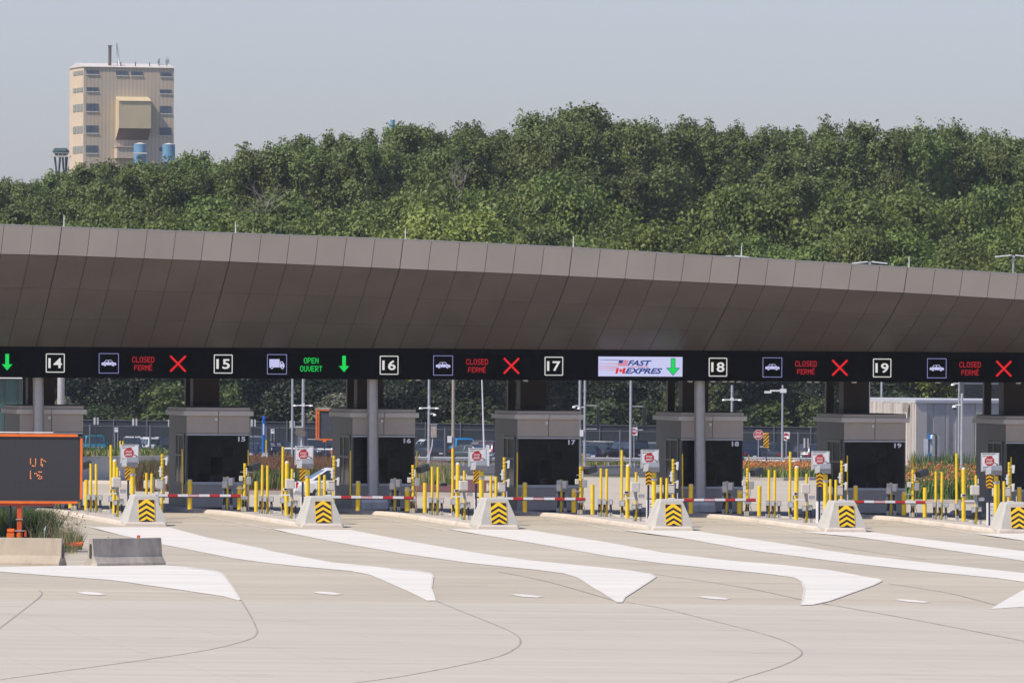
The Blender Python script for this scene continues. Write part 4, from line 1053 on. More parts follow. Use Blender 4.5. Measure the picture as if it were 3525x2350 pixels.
m = MB(); m.tube([(bx_(-50), .3, 0), (bx_(-50), .3, .42)], .05, 8); m.tube([(bx_(110), .3, 0), (bx_(110), .3, .42)], .05, 8); m.build('jack_leg', M_galv, BD)
m = MB(); m.tube([(bx_(-20), -.15, .33), (bx_(-20), .1, .33)], .33, 18); m.build('wheel', M_tyre, BD)
M_leda = mat('led_amber', (0, 0, 0), emit=(1.0, 0.30, 0.08), es=1.8)
m = MB()
DOTS = [(250, y) for y in (962, 975, 988, 1001)] + [(266, 1018), (277, 1022), (288, 1018), (293, 962), (293, 975), (293, 988), (293, 1001)] + \
       [(339, y) for y in (962, 975, 988, 1001, 1014)] + [(349, 1022), (350, 966), (362, 975), (374, 982), (350, 1008)] + \
       [(250, y) for y in (1066, 1079, 1092, 1105, 1118)] + [(254, 1124)] + \
       [(319, 1068), (330, 1070), (342, 1070), (286, 1083), (299, 1083), (310, 1094), (322, 1096), (306, 1104), (328, 1108), (342, 1108), (318, 1124), (330, 1126), (343, 1122)]
for x, y in DOTS:
    X_, Z_ = bx_(x * .27637), bz_(787.3 + y * .27637)
    disc(m, X_, Z_, .0155, -.016, 0, 8)
m.build('lit_dots', M_leda, BD)
p = G(21, 1266)

# ------------------------------------------------------------------ behind the booths: poles, signs, furniture
def GF(x, y):                    # far furniture stands in front of the car park fence
    P = G(x, y); m = 612 if x > 2060 else 668
    if P.y > m: P = at(x, 900, m); P.z = gz(P.x, P.y)
    return P
def up(P, y):                    # height above P of picture row y
    d = ray(*prj(P)); 
    s = F / P.y
    return (prj(P)[1] - y) / s
def pole_b(h, r0, r1, m_, base=True, arms=()):
    def b(r):
        m = MB(); m.tube([(0, 0, 0), (0, 0, h * .5), (0, 0, h)], [r0, (r0 + r1) / 2, r1], 14); m.build('shaft', m_, r, smooth=True)
        if base:
            m = MB(); m.cyl(0, 0, 0, .35, r0 * 1.7, 12, 0, r0 * 1.3); m.build('base', M_galv, r)
        for kind, z in arms:
            if kind == 'domes':
                m = MB(); m.tube([(-.55, -.05, z), (.55, -.05, z)], .045, 6); m.box(-.12, .12, -.12, .12, z - .08, z + .16); m.build('bracket', M_wht, r)
                for sx in (-.62, .62):
                    m = MB(); m.tube([(sx, -.05, z + .06), (sx, -.05, z - .06)], [.12, .17], 12); m.build('dome_hood', M_wht, r)
                    m = MB(); m.tube([(sx, -.05, z - .06), (sx, -.05, z - .16), (sx, -.05, z - .2)], [.12, .10, .03], 12); m.build('dome_lens', M_black, r)
            if kind in ('dome', 'domel'):
                s_ = 1 if kind == 'dome' else -1
                m = MB(); m.tube([(0, 0, z + .1), (s_ * .4, -.05, z + .1)], .04, 6); m.build('bracket', M_wht, r)
                m = MB(); m.tube([(s_ * .45, -.05, z + .1), (s_ * .45, -.05, z - .04)], [.09, .15], 12); m.build('dome_hood', M_wht, r)
                m = MB(); m.tube([(s_ * .45, -.05, z - .04), (s_ * .45, -.05, z - .14), (s_ * .45, -.05, z - .18)], [.11, .09, .03], 12); m.build('dome_lens', M_black, r)
            if kind == 'cam':
                m = MB(); m.box(-.95, -.15, -.1, .1, z, z + .12); m.box(-1.4, -.85, -.12, .12, z - .14, z + .03); m.box(-.2, .3, -.1, .1, z - .1, z + .2); m.build('camera_arm', M_wht, r, .01)
            if kind == 'sig':
                m = MB(); m.tube([(0, 0, z + .9), (.95, 0, z + .9)], .04, 6); m.tube([(0, 0, z - .9), (.95, 0, z - .9)], .04, 6); m.build('bracket', M_galv, r)
                m = MB(); m.box(.9, 1.15, -.2, .5, z - .85, z + .85); m.build('signal_head', M_black, r, .03)
            if kind == 'boxes':
                m = MB(); m.box(-.45, -.1, -.2, .15, z, z + .5); m.build('pole_box', M_wht, r)
            if kind == 'tanbox':
                m = MB(); m.box(.15, .6, -.25, .1, z, z + .95); m.build('pole_box', M_greyc, r); m = MB(); m.box(.1, .66, -.3, .15, z + .96, z + 1.02); m.build('sun_shield', M_galv, r)
                m = MB(); m.tube([(.3, -.1, z), (.25, -.12, z - .7), (.05, -.12, z - 1.4), (.05, -.12, z - 2.3)], .035, 6); m.build('cable', M_wht, r)
            if kind == 'flood':
                m = MB(); m.box(-.1, .1, -.1, .1, z - .1, z + .08); m.build('head_mount', M_galv, r)
                for s_ in (-1, 1):
                    m = MB(); m.cbox((s_ * .72, 0, z + .02), (1.15, .55, .09), 0, Matrix.Rotation(s_ * .10, 3, 'Y')); m.build('flood_head', M_wht, r, .02)
        return r
    return b
def pole(x, yb, ytop, w, label, m_=None, arms=(), lean=0, name='light_pole', base=True, Yv=None):
    P = GF(x, yb)
    if Yv: P = at(x, 900, Yv); P.z = gz(P.x, P.y)
    h = up(P, ytop); r0 = w * P.y / F / 2
    A = [(k, up(P, y)) for k, y in arms]
    o = root(name, label, 'pole', P, 0, None)
    pole_b(h, r0, r0 * .78, m_ or M_galv, base, A)(o)
    if lean: o.rotation_euler = (0, lean, 0)
    return o
pole(671.8, 1030, 640, 5.6, 'thin plain silver pole left of the twin domed pole behind booth 16')
pole(696.5, 1045, 640, 7.2, 'speckled silver pole with twin white domes left of the orange board behind booth 16', arms=[('domes', 931)])
pole(985.5, 1050, 650, 6.4, 'silver pole with three white domes right of booth 16', arms=[('domes', 937), ('dome', 953), ('tanbox', 1004)])
pole(1041.5, 1057, 640, 8.2, 'tan timber pole standing behind the tallest yellow post, right of booth 16', mat('tan_pole', (0.36, 0.30, 0.25), 0.8, var=0.12, scale=2), arms=[('boxes', 1016)], name='utility_pole', base=False)
pole(1171, 1062, 640, 8.4, 'tan concrete pole rising above booth 17', MATS['tan_pole'], name='utility_pole', base=False)
pole(1332, 1066, 650, 6.8, 'silver pole touching the right side of booth 17', arms=[('domel', 935)])
pole(1343.5, 1053, 650, 6.2, 'silver pole with traffic signal and white camera right of booth 17', arms=[('sig', 958), ('domel', 938), ('boxes', 1002)])
pole(1449, 1068, 650, 6.6, 'silver pole with traffic signal left of booth 18', arms=[('sig', 960)])
pole(1681.5, 1060, 592, 6.2, 'silver pole with twin white domes right of the booth 18 column', arms=[('domes', 918), ('flood', 590)])
pole(1797.5, 1062, 884, 5.6, 'short silver pole with white camera arm left of booth 19', arms=[('cam', 899), ('dome', 1006)], name='camera_pole')
pole(2025, 1070, 700, 5.6, 'thin silver pole rising above booth 19')
pole(2203, 1066, 700, 5.4, 'silver pole behind the ribbed building roof', arms=[('domel', 884)])
pole(1996, 1069, 606, 5, 'flood light pole whose head just shows over the canopy edge', arms=[('flood', 604)], Yv=640)
pole(2326, 1069, 589, 5.6, 'T shaped white flood light pole above the canopy at right', arms=[('flood', 589)])
pole(2208.5, 1112.5, 903, 7.2, 'tall silver camera pole standing in the orange lilies', arms=[('domel', 934)], name='camera_pole')
pole(3.5, 1069, 700, 6, 'white pole at the left picture edge behind booth 14', M_wht)
pole(140, 1130, 700, 18.5, 'sunlit round grey column behind booth 14', M_steel, name='round_column', base=False, Yv=440)

def sgn(x, yb, ytop, w, label, face_b, cat='road sign', pm=None, pw=.035, name='road_sign', panel=None):
    P = GF(x, yb); r = root(name, label, cat, P, 0, None); s = P.y / F
    m = MB(); m.tube([(0, .03, 0), (0, .03, up(P, ytop))], pw, 8); m.build('post', pm or M_navy, r)
    face_b(r, s, lambda y: up(P, y)); return r
def rect_face(cy, w, h, m_, stripe=None, nm='sign_panel'):
    def b(r, s, z):
        m = MB(); m.box(-w/2*s, w/2*s, -.012, .0, z(cy) - h/2*s, z(cy) + h/2*s); S = m.build(nm, m_, r)
        if stripe: m = MB(); m.box(-stripe/2*s, stripe/2*s, -.05, -.013, z(cy) - h/2*s - .03, z(cy) + h/2*s + .03); m.build('post_strip', M_navy, r)
        return S
    return b
M_back = mat('sign_back', (0.56, 0.53, 0.50), 0.5, var=0.04)
for x, y, t in ((221, 966.5, 'over the teal off-roader'), (309.7, 969, 'over the white car roof'), (392, 971.5, 'half hidden by booth 15, left side'), (582, 971, 'touching booth 15 on its right'), (671.5, 974, 'on the plain silver pole')):
    sgn(x, 1048, y - 8, 0, 'small pale sign back on a dark post, ' + t, rect_face(y, 11.5, 16, M_back, 2.2))['group'] = 'pale sign backs in the car park'
def dne(cy, w):
    def b(r, s, z):
        S = rect_face(cy, w, w * 1.28, M_wht)(r, s, z); zc = z(cy)
        m = MB(); disc(m, 0, zc, w * .47 * s, -.016, 0, 24, w * .40 * s); m.build('red_disc', M_red, S)
        m = MB(); m.box(-w*.34*s, w*.34*s, -.022, -.017, zc - w*.09*s, zc + w*.09*s); m.build('white_bar', M_wht, S)
    return b
sgn(1457, 1069, 982, 0, 'square no entry sign with red disc left of booth 18', dne(990.3, 14.8), pm=M_galv)
sgn(1806.5, 1061, 992, 0, 'square no entry sign with red disc above the white boom', dne(1001.8, 15.8), pm=M_galv)
def stopb(r, s, z):
    zc = z(997.9); m = MB(); v = octagon(12 * s, 0, zc); m.prism(v[::-1], -.02, .0); S = m.build('sign_panel', M_wht, r)
    m = MB(); flat(m, octagon(11.0 * s, 0, zc), -.022); m.build('red_face', M_red, S)
    m = MB(); put_text(m, 'STOP', 0, zc + 4.0*s, 13.5*s, 5.4*s, -.026, 0, .03); put_text(m, 'ARRÊT', 0, zc - 3.2*s, 17*s, 7.0*s, -.026, 0, .03); m.build('lettering', M_numw, S)
sgn(1742.6, 1060, 1000, 0, 'red octagon STOP ARRÊT sign right of booth 18', stopb, pm=M_galv)
def tig(r, s, z):
    S = rect_face(1010.7, 12.6, 33.5, M_amb, nm='marker_plate')(r, s, z)
    m = MB(); diag(m, 12.2 * s, 32.5 * s, 4, 0, 0); o = m.build('stripes', M_black, S); o.location = (0, -.016, z(1010.7))
sgn(1759.5, 1092, 1020, 0, 'yellow and black striped hazard marker on navy post right of booth 18', tig)
sgn(1852, 1058, 1006, 0, 'pale upright sign back with navy centre left of booth 19', rect_face(1017, 11.5, 22, M_back, 3.4))
def navyA(r, s, z):
    S = rect_face(1048, 22, 28, M_navy)(r, s, z); m = MB(); put_text(m, 'A', 8 * s, z(1048), 3*s, 3.4*s, -.016, 0, .03); m.build('lettering', M_numw, S)
sgn(1698, 1078, 1062, 0, 'navy sign edge with a white A behind the right side of booth 18', navyA)
# signs in front of the ribbed building
sgn(2134, 1085, 1012, 0, 'pale blue grey sign back with navy post before the ribbed building', rect_face(1027, 24, 39, mat('pale_blue_back', (0.44, 0.47, 0.52), .5), 2.8), pw=.05)
sgn(2149, 1100, 1000, 0, 'dark grey upright sign back on navy post before the ribbed building', rect_face(1023.5, 16.5, 48, mat('mid_grey_back', (0.24, 0.25, 0.26), .5), 3.2), pw=.05)
sgn(2275, 1075, 1004, 0, 'grey sign back right of the dark post before the ribbed building', rect_face(1030, 12, 50, M_back, 2.6))
def blue_tower(x, yb, y0, w, t):
    P = GF(x, yb); s = P.y / F; r = root('help_point', t, 'help point', P, 0); z = lambda y: up(P, y)
    m = MB(); m.cyl(0, 0, 0, z(y0 + 8), w * s / 2, 14); m.build('column', mat('call_blue', (0.006, 0.12, 0.42), .35), r)
    m = MB(); m.cyl(0, 0, z(y0 + 7), z(y0 + 2), w * s * .28, 12, 0, None, .1); m.build('beacon', mat('blue_beacon', (0.01, 0.05, 0.6), .2, emit=(0.02, 0.10, 0.9), es=.6), r)
    m = MB(); m.box(-.05, .05, -w * s * .5 - .02, -w * s * .5 + .02, z(y0 + 42), z(y0 + 17)); m.build('white_lettering', M_wht, r)
blue_tower(606, 1047, 956, 8.2, 'blue emergency call column with blue beacon right of booth 15')
P = GF(2134, 1090); s = P.y / F; r = root('blue_marker', 'small bright blue box on a blue post before the ribbed building', 'help point', P, 0)
m = MB(); z = lambda y: up(P, y); m.box(-1.5*s, 4*s, -.1, .1, 0, z(1040)); m.build('column', MATS['call_blue'], r)
m = MB(); m.box(-3.5*s, 3.5*s, -.3, -.1, z(1008), z(997)); m.build('phone_box', mat('bright_blue', (0.02, 0.22, 0.62), .35), r)
# cabinets and ticket machines
def gatecab(x, yb, h, w, t, boom=None):
    P = GF(x, yb); s = P.y / F; r = root('barrier_gate', t, 'barrier', P, 0)
    m = MB(); m.box(-w/2*s, w/2*s, -.2, .3, 0, h * s); m.build('cabinet', M_wht, r, .015)
    m = MB(); m.box(-w*.5*s - .01, w*.5*s + .01, -.22, .32, (h - 2) * s, h * s + .02); m.build('lid', M_alu, r)
    m = MB(); m.tube([(-2*s, -.21, (h - 9) * s), (-2*s, -.30, (h - 9) * s)], 3.6 * s, 16); m.build('hub', M_beige, r)
    if boom:
        x1, dz = boom; m = MB(); L_ = (x1 - x) * s
        m.tube([(0, -.32, (h - 8.5) * s), (L_, -.32, (h - 8.5) * s + dz * s)], .075, 8); m.build('arm', M_wht, r)
        m = MB()
        for f_ in (.35, .8): m.box(L_ * f_ - .22, L_ * f_ + .22, -.41, -.40, (h - 8.5 + dz * f_) * s - .03, (h - 8.5 + dz * f_) * s + .03)
        m.build('arm_mark', M_frame, r)
gatecab(1830.5, 1063, 26, 14.5, 'white boom barrier lowered in front of the guard rail, left of booth 19', (1714, 3.5))
gatecab(609.5, 1046, 25, 14, 'white boom barrier cabinet right of booth 15 with boom to the right', None)
P = GF(709, 1046); s = P.y / F; r = root('boom_arm', 'thin white boom lowered below the orange board behind booth 16', 'barrier arm', P, 0)
m = MB(); m.tube([(-56*s, 0, up(P, 1030)), (56*s, 0, up(P, 1032))], .08, 8); m.build('arm', M_wht, r)
m = MB(); m.tube([(55*s, .1, 0), (55*s, .1, up(P, 1028))], .09, 8); m.build('post', M_wht, r)
P = GF(1113, 1051); s = P.y / F; r = root('barrier_gate', 'white cabinet with its slender boom raised upright, left of booth 17', 'barrier', P, 0)
m = MB(); m.box(-.1*s*10, 12*s, -.2, .2, 0, up(P, 1022)); m.build('cabinet', M_wht, r, .01)
m = MB(); m.tube([(-.5*s, -.25, up(P, 1030)), (-6.5*s, -.25, up(P, 860))], [.07, .045], 8); m.build('arm', M_wht, r)
# instruction board, navy
P = GF(636, 1046); s = P.y / F; r = root('direction_board', 'navy direction board reading Return to U.S.A and Retour with a white arrow', 'direction sign', P, 0)
z = lambda y: up(P, y)
m = MB(); m.box(-18*s, 18*s, -.05, .05, z(1036), z(1013)); S = m.build('board', M_navy, r)
m = MB(); put_text(m, 'Return', -13.5*s, z(1018.5), 8.5*s, 2.6*s, -.056, 0, .02, 0, 1); put_text(m, 'to U.S.A', -13.5*s, z(1022.7), 10*s, 2.6*s, -.056, 0, .02, 0, 1)
put_text(m, 'Retour', 1.5*s, z(1018.5), 8.5*s, 2.6*s, -.056, 0, .02, 0, 1); put_text(m, 'aux É.-U.', 1.5*s, z(1022.7), 10*s, 2.6*s, -.056, 0, .02, 0, 1); m.build('lettering', M_numw, S)
m = MB(); flat(m, [(x_ * s - 11.5 * s, z(1031) + y_ * s) for x_, y_ in ((-.5, -3), (.5, -3), (.5, 1), (1.8, 1), (0, 3.6), (-1.8, 1), (-.5, 1))], -.056); m.build('arrow', M_numw, S)
m = MB(); m.box(-15*s, -12*s, -.03, .03, 0, z(1036)); m.box(8*s, 11*s, -.03, .03, 0, z(1036)); m.build('leg', M_navy, r)
m = MB(); m.tube([(5.5*s, .2, 0), (5.5*s, .2, z(975)), (6.2*s, .2, z(973))], 1.6*s, 8); m.build('mast', M_navy, r)
def infosign(x, yb, cy, t):
    P = GF(x, yb); s = P.y / F; r = root('information_sign', t, 'information sign', P, 0); z = lambda y: up(P, y)
    m = MB(); m.box(-4.2*s, 4.2*s, -.02, 0, z(cy + 5.2), z(cy - 5.2)); S = m.build('panel', M_wht, r)
    m = MB(); put_text(m, 'P3', .5*s, z(cy - 1.8), 5*s, 3.4*s, -.026, 0, .03); m.build('blue_print', mat('print_blue', (0.03, 0.06, 0.3), .4), S)
    m = MB(); m.box(-4*s, -2.8*s, 0, .05, 0, z(cy)); m.box(2.8*s, 4*s, 0, .05, 0, z(cy)); m.build('leg', M_galv, r)
    m = MB(); m.box(-9*s, 9*s, .1, .8, 0, z(cy + 16)); m.build('pedestal_cabinet', M_frame, r)
infosign(267.5, 1049, 986.5, 'small white information sign over dark cabinets left of the stop here sign')
infosign(626.5, 1049, 990, 'small white information sign above the navy direction board')
P = GF(688, 1044); s = P.y / F; r = root('utility_cabinet', 'grey louvred utility enclosure with brown boxes behind the second stop here sign', 'cabinet', P, 0); z = lambda y: up(P, y)
m = MB(); m.box(-19*s, 18*s, .2, 1.2, 0, z(992)); 
for i in range(14): m.box((-18.4 + i * 2.6)*s, (-17.4 + i * 2.6)*s, .16, .2, .1, z(993))
m.build('louvred_body', M_grey, r)
m = MB(); m.box(-8*s, 9*s, -.5, -.1, z(1000), z(981)); m.build('brown_box', mat('brown_box', (0.17, 0.14, 0.12), .6), r, .02)
m = MB(); m.box(5*s, 15*s, -.7, -.3, z(1003), z(990)); m.build('reader_hood', MATS['brown_box'], r, .02)
m = MB(); m.box(-9*s, 7*s, -.45, -.2, z(980.5), z(978.8)); m.build('sun_shield', M_wht, r)
m = MB(); m.tube([(5*s, -.3, 0), (5*s, -.3, z(1000))], 1.4*s, 8); m.build('stand', M_wht, r)
for x, yb, y0, w, t in ((277, 1047, 1013.5, 4.6, 'left of the first stop here sign'), (283.5, 1047, 1014, 4, 'hidden by the first stop here sign'), (612, 1046, 1012, 4.6, 'above the white cabinet right of booth 15')):
    P = GF(x, yb + 6); r = root('bollard', 'distant yellow bollard ' + t, 'bollard', P, 0, 'distant yellow bollards'); m = MB(); m.cyl(0, 0, 0, up(P, y0), w * P.y / F / 2, 12, 0, None, .05); m.build('post', M_yel, r)
for x, t in ((349.7, 'left'), (373.7, 'right, next to booth 15')):
    P = GF(x, 1148); r = root('steel_bollard', 'thick stainless steel bollard, ' + t, 'bollard', P, 0, 'stainless bollards left of booth 15'); m = MB(); m.cyl(0, 0, 0, up(P, 1097), 9.6 * P.y / F / 2, 20); m.build('post', M_steel, r, smooth=True)
    m = MB(); m.cyl(0, 0, up(P, 1097), up(P, 1096.4), 9.2 * P.y / F / 2, 20); m.build('cap', M_alu, r)
# second orange message board behind booth 16
P = GF(752, 1052); s = P.y / F; r = root('message_board', 'distant blank message board in an orange frame left of booth 16', 'message board', P, 0); z = lambda y: up(P, y)
m = MB(); m.box(-18*s, 22*s, 0, .2, z(1007), z(941)); m.build('screen', M_dgrey, r)
m = MB(); m.box(-26.5*s, -22.5*s, -.1, .1, z(1010), z(938.5)); m.box(-20.5*s, -18.2*s, -.1, .1, z(1005), z(943)); m.build('side_rail', M_ored if 0 else M_org, r)
m = MB(); m.box(-18*s, 5*s, -.1, .1, z(943), z(940)); m.build('top_rail', M_org, r)
m = MB(); m.box(-20*s, 22*s, -.1, .1, z(1010.5), z(1007.5)); m.build('bottom_rail', M_org, r)
m = MB(); m.box(-19*s, 4*s, -.1, .2, z(938.5), z(937)); m.build('solar_edge', M_wht, r)
m = MB(); m.box(18*s, 21.5*s, -.1, .1, z(1040), z(1011)); m.box(8*s, 21*s, -.15, .1, z(1042), z(1036)); m.build('stand_frame', M_org, r)
m = MB(); m.box(-10*s, -3*s, -.1, .1, z(1015), z(1010.6)); m.build('clamp', M_org, r)
m = MB(); m.tube([(-6*s, 0, 0), (-6*s, 0, z(1014))], .08, 8); m.build('post', M_navy, r)

# guard rails: long w-beam with posts
def guardrail(x0, x1, ytop, t, yb=1066):
    A, B_ = GF(x0, yb), GF(x1, yb + (x1 - x0) * .0045); d = B_ - A; Ln = math.hypot(d.x, d.y)
    r = root('guard_rail', t, 'guard rail', A, math.atan2(d.y, d.x)); zt = up(A, ytop); 
    sec = [(0, 0), (-.02, -.02), (-.08, -.07), (-.08, -.11), (-.01, -.155), (-.08, -.20), (-.08, -.24), (-.02, -.29), (0, -.31)]
    m = MB(); dz = B_.z - A.z
    vs = [(0, y, zt + z) for y, z in sec] + [(Ln, y, zt + z + dz) for y, z in sec]; n = len(sec)
    m.add(vs, [(i, i + 1, i + 1 + n, i + n) for i in range(n - 1)]); m.build('rail', M_galv, r)
    for i in range(int(Ln / 2.0) + 1):
        m = MB(); m.box(i * 2.0 - .06, i * 2.0 + .06, .0, .12, -.1 + dz * i * 2 / Ln, zt - .03 + dz * i * 2 / Ln); m.build('post', M_galv, r)
guardrail(945, 1142, 1048, 'silver guard rail before the bright blue off-roader, right of booth 16')
guardrail(1338, 1560, 1049.5, 'silver guard rail above the green border plants, right of booth 17')
guardrail(1700, 1950, 1049, 'silver guard rail above the orange lilies, between booths 18 and 19')

# retaining wall with the raised planting left of booth 15
wA, wB = G(150, 1103), G(430, 1103)
def wall_obj(name, label, A, B_, h, t, m_, cat, cap=None):
    d = B_ - A; L_ = math.hypot(d.x, d.y); r = root(name, label, cat, A, math.atan2(d.y, d.x))
    m = MB(); m.box(0, L_, 0, t, -.3, h); m.build('body', m_, r)
    if cap: m = MB(); m.box(-.02, L_ + .02, -.04, t + .04, h, h + cap); m.build('coping', M_nose, r)
    return r, L_
wr, wLn = wall_obj('retaining_wall', 'low grey concrete retaining wall left of booth 15', wA, wB, up(wA, 1051), .35, concrete('wall_concrete', (0.50, 0.495, 0.46), .5), 'wall', .06)
wh = up(wA, 1051)
# raised terrace behind it
def terrace(name, x0, x1, ya, h, depth, m_):
    A, B_ = G(x0, ya), G(x1, ya); d = (B_ - A).normalized(); n_ = Vector((-d.y, d.x, 0))
    p = [A + n_ * .36, B_ + n_ * .36, B_ + n_ * depth, A + n_ * depth]
    m = MB(); zz = A.z + h - .04
    m.add([(q.x, q.y, -4) for q in p] + [(q.x, q.y, zz) for q in p], [(4, 5, 6, 7), (0, 1, 5, 4), (1, 2, 6, 5), (2, 3, 7, 6), (3, 0, 4, 7)])
    return tag(m.build(name, m_), kind='structure')
terrace('planted_terrace', 150, 430, 1103, wh, 26, M_ground)
# pale road kerbs seen behind the booths
def kerb(name, pts, h=.15, w=.3, m_=None):
    P = [G(*p) for p in pts]; m = MB()
    for i in range(len(P) - 1):
        a, b_ = P[i], P[i + 1]; d = (b_ - a); d.z = 0; d.normalize(); n_ = Vector((-d.y, d.x, 0)) * w
        v = [a, b_, b_ + n_, a + n_]
        m.add([(q.x, q.y, gz(q.x, q.y) - .05) for q in v] + [(q.x, q.y, gz(q.x, q.y) + h) for q in v], [(4, 5, 6, 7), (0, 1, 5, 4), (1, 2, 6, 5), (2, 3, 7, 6), (3, 0, 4, 7)])
    tag(m.build(name, m_ or M_curb), kind='structure')
kerb('kerb', [(940, 1068), (1140, 1069.5)], .2); kerb('kerb', [(1335, 1077), (1400, 1075), (1500, 1072)], .2); kerb('kerb', [(1690, 1102), (1800, 1103), (1900, 1101.5)], .18)
kerb('kerb', [(2080, 1156), (2200, 1157), (2400, 1158)], .2); kerb('kerb', [(560, 1135), (700, 1136), (900, 1137)], .18); kerb('kerb', [(940, 1139), (1060, 1140), (1150, 1141)], .2)
kerb('kerb', [(200, 1110), (330, 1112), (410, 1113)], .18)
M_mulch = mat('red_mulch', (0.14, 0.050, 0.038), .95, var=.35, scale=3)
def bed(name, pts, m_, h=.06):
    p = [G(*q) for q in pts]; sheet(name, p, m_, h)
bed('mulch_bed', [(940, 1137), (1150, 1139), (1150, 1112), (1060, 1108), (1000, 1112), (940, 1126)], M_mulch, .20)
bed('mulch_bed', [(560, 1133), (900, 1134), (900, 1112), (560, 1110)], M_mulch, .1)
bed('mulch_bed', [(940, 1067), (1145, 1068), (1145, 1060), (940, 1059)], M_mulch, .12)
bed('planting_bed', [(1335, 1076), (1500, 1071), (1500, 1062), (1335, 1063)], M_mulch, .1)
bed('planting_bed', [(1690, 1101), (1900, 1101), (1900, 1070), (1690, 1070)], M_ground, .08)
bed('planting_bed', [(2075, 1155), (2400, 1157), (2400, 1098), (2075, 1096)], M_ground, .08)

# ------------------------------------------------------------------ plants as ground cover
def blades(name, label, poly, n, h, w, mats, heads=0, hcol=None, hsz=.05, lift=0.0, lean=.25, hvar=.35, head_frac=.8):
    pts = [G(*q) for q in poly]; xs = [p.x for p in pts]; ys = [p.y for p in pts]
    def inside(x, y):
        c = False
        for i in range(len(pts)):
            a, b_ = pts[i], pts[i - 1]
            if (a.y > y) != (b_.y > y) and x < (b_.x - a.x) * (y - a.y) / (b_.y - a.y) + a.x: c = not c
        return c
    V, Fs, Mi = [], [], []; k = 0; tries = 0
    while k < n and tries < n * 20:
        tries += 1
        x, y = R.uniform(min(xs), max(xs)), R.uniform(min(ys), max(ys))
        if not inside(x, y): continue
        k += 1
        z = gz(x, y) + lift; hh = h * R.uniform(1 - hvar, 1 + hvar); an = R.uniform(0, 6.283); lx, ly = math.cos(an) * hh * lean * R.random(), math.sin(an) * hh * lean * R.random()
        ww = w * R.uniform(.6, 1.3); o = len(V); ta = R.uniform(-.8, .8); ca, sa = math.cos(ta) * ww / 2, math.sin(ta) * ww / 2
        V += [(x - ca, y - sa, z), (x + ca, y + sa, z), (x + ca * .8 + lx * .35, y + sa * .8 + ly * .35, z + hh * .55), (x - ca * .8 + lx * .35, y - sa * .8 + ly * .35, z + hh * .55), (x + lx, y + ly, z + hh)]
        Fs += [(o, o + 1, o + 2, o + 3), (o + 3, o + 2, o + 4)]; mi = R.randrange(len(mats)); Mi += [mi, mi]
        if heads and R.random() < heads:
            o = len(V); q = hsz * R.uniform(.6, 1.4); zz = z + hh * R.uniform(head_frac, 1.12); cx, cy = x + lx, y + ly
            an = R.uniform(0, 3.14); 
            for t in (an, an + 1.57):
                o = len(V); V += [(cx - q * math.cos(t), cy - q * math.sin(t), zz - q * .3), (cx + q * math.cos(t), cy + q * math.sin(t), zz + q * .2), (cx + q * .3, cy, zz + q), (cx - q * .5, cy, zz + q * .8)]
                Fs.append((o, o + 1, o + 2, o + 3)); Mi.append(len(mats) + R.randrange(len(hcol)))
    m = MB(); m.add(V, Fs); m.m = Mi
    return tag(m.build(name, list(mats) + list(hcol or [])), label, None, None, 'stuff')
ML = lambda n, c, v=.3: mat(n, c, .7, var=v, scale=1.5)
g1, g2, g3 = ML('blade_green', (0.085, 0.145, 0.032)), ML('blade_dark', (0.032, 0.070, 0.018)), ML('blade_light', (0.16, 0.21, 0.055))
tn, br, rb = ML('straw', (0.30, 0.24, 0.13)), ML('brown_grass', (0.15, 0.09, 0.04)), ML('rust_grass', (0.16, 0.070, 0.035))
o1, o2 = ML('lily_orange', (0.62, 0.15, 0.03)), ML('lily_pale', (0.60, 0.26, 0.09))
yl = ML('yellow_leaf', (0.34, 0.30, 0.06))
blades('lily_bed', 'orange day lilies above green leaves between booths 18 and 19', [(1690, 1100), (1900, 1100), (1900, 1082), (1690, 1082)], 6000, .62, .09, [g1, g3, g2], .30, [o1, o2, o2], .07, head_frac=.92, lean=.5)
blades('lily_bed', 'tall orange day lilies before the ribbed building', [(2075, 1154), (2400, 1156), (2400, 1104), (2075, 1102)], 12000, .85, .09, [g1, g3, g2, g1], .13, [o1, o2, o2], .07, head_frac=.9, lean=.6)
blades('reed_clump', 'tall green reeds against the foot of the ribbed building', [(2090, 1094), (2260, 1096), (2260, 1092), (2090, 1091)], 700, 1.25, .08, [g1, g2, g3], hvar=.5, lean=.35)
blades('ornamental_grass', 'reddish brown ornamental grass between booths 15 and 16', [(570, 1112), (800, 1113), (800, 1088), (570, 1086)], 13000, .98, .05, [br, rb, rb, br], .25, [rb], .04, hvar=.3, lean=.7)
blades('ornamental_grass', 'green fringe below the brown grass right of booth 15', [(570, 1128), (800, 1129), (800, 1110), (570, 1109)], 6000, .75, .07, [g2, g1, g2, br], hvar=.3)
blades('ornamental_grass', 'brown and green grass in front of the retaining wall left of booth 15', [(312, 1128), (420, 1129), (420, 1106), (322, 1106)], 4500, 1.05, .07, [g2, g2, br, rb], hvar=.3)
blades('weeds', 'pale weeds on the mulch right of booth 16', [(950, 1120), (1035, 1121), (1020, 1108), (955, 1108)], 1500, .95, .05, [tn, g1, g3], .3, [tn], .05)
blades('border_plants', 'yellow green border plants right of booth 16', [(1030, 1067), (1145, 1068), (1145, 1064), (1030, 1063)], 2600, .42, .12, [g3, g1, yl, g2, tn])
blades('border_plants', 'yellow green border hedge right of booth 17', [(1335, 1072), (1490, 1069), (1490, 1064), (1335, 1066)], 4600, .42, .11, [g3, g1, yl, g3])
blades('wall_plants', 'low straggly plants on top of the retaining wall', [(165, 1101), (425, 1101), (425, 1098), (165, 1098)], 2600, .30, .12, [g1, tn, g2, yl, g1], lift=wh, hvar=.6)
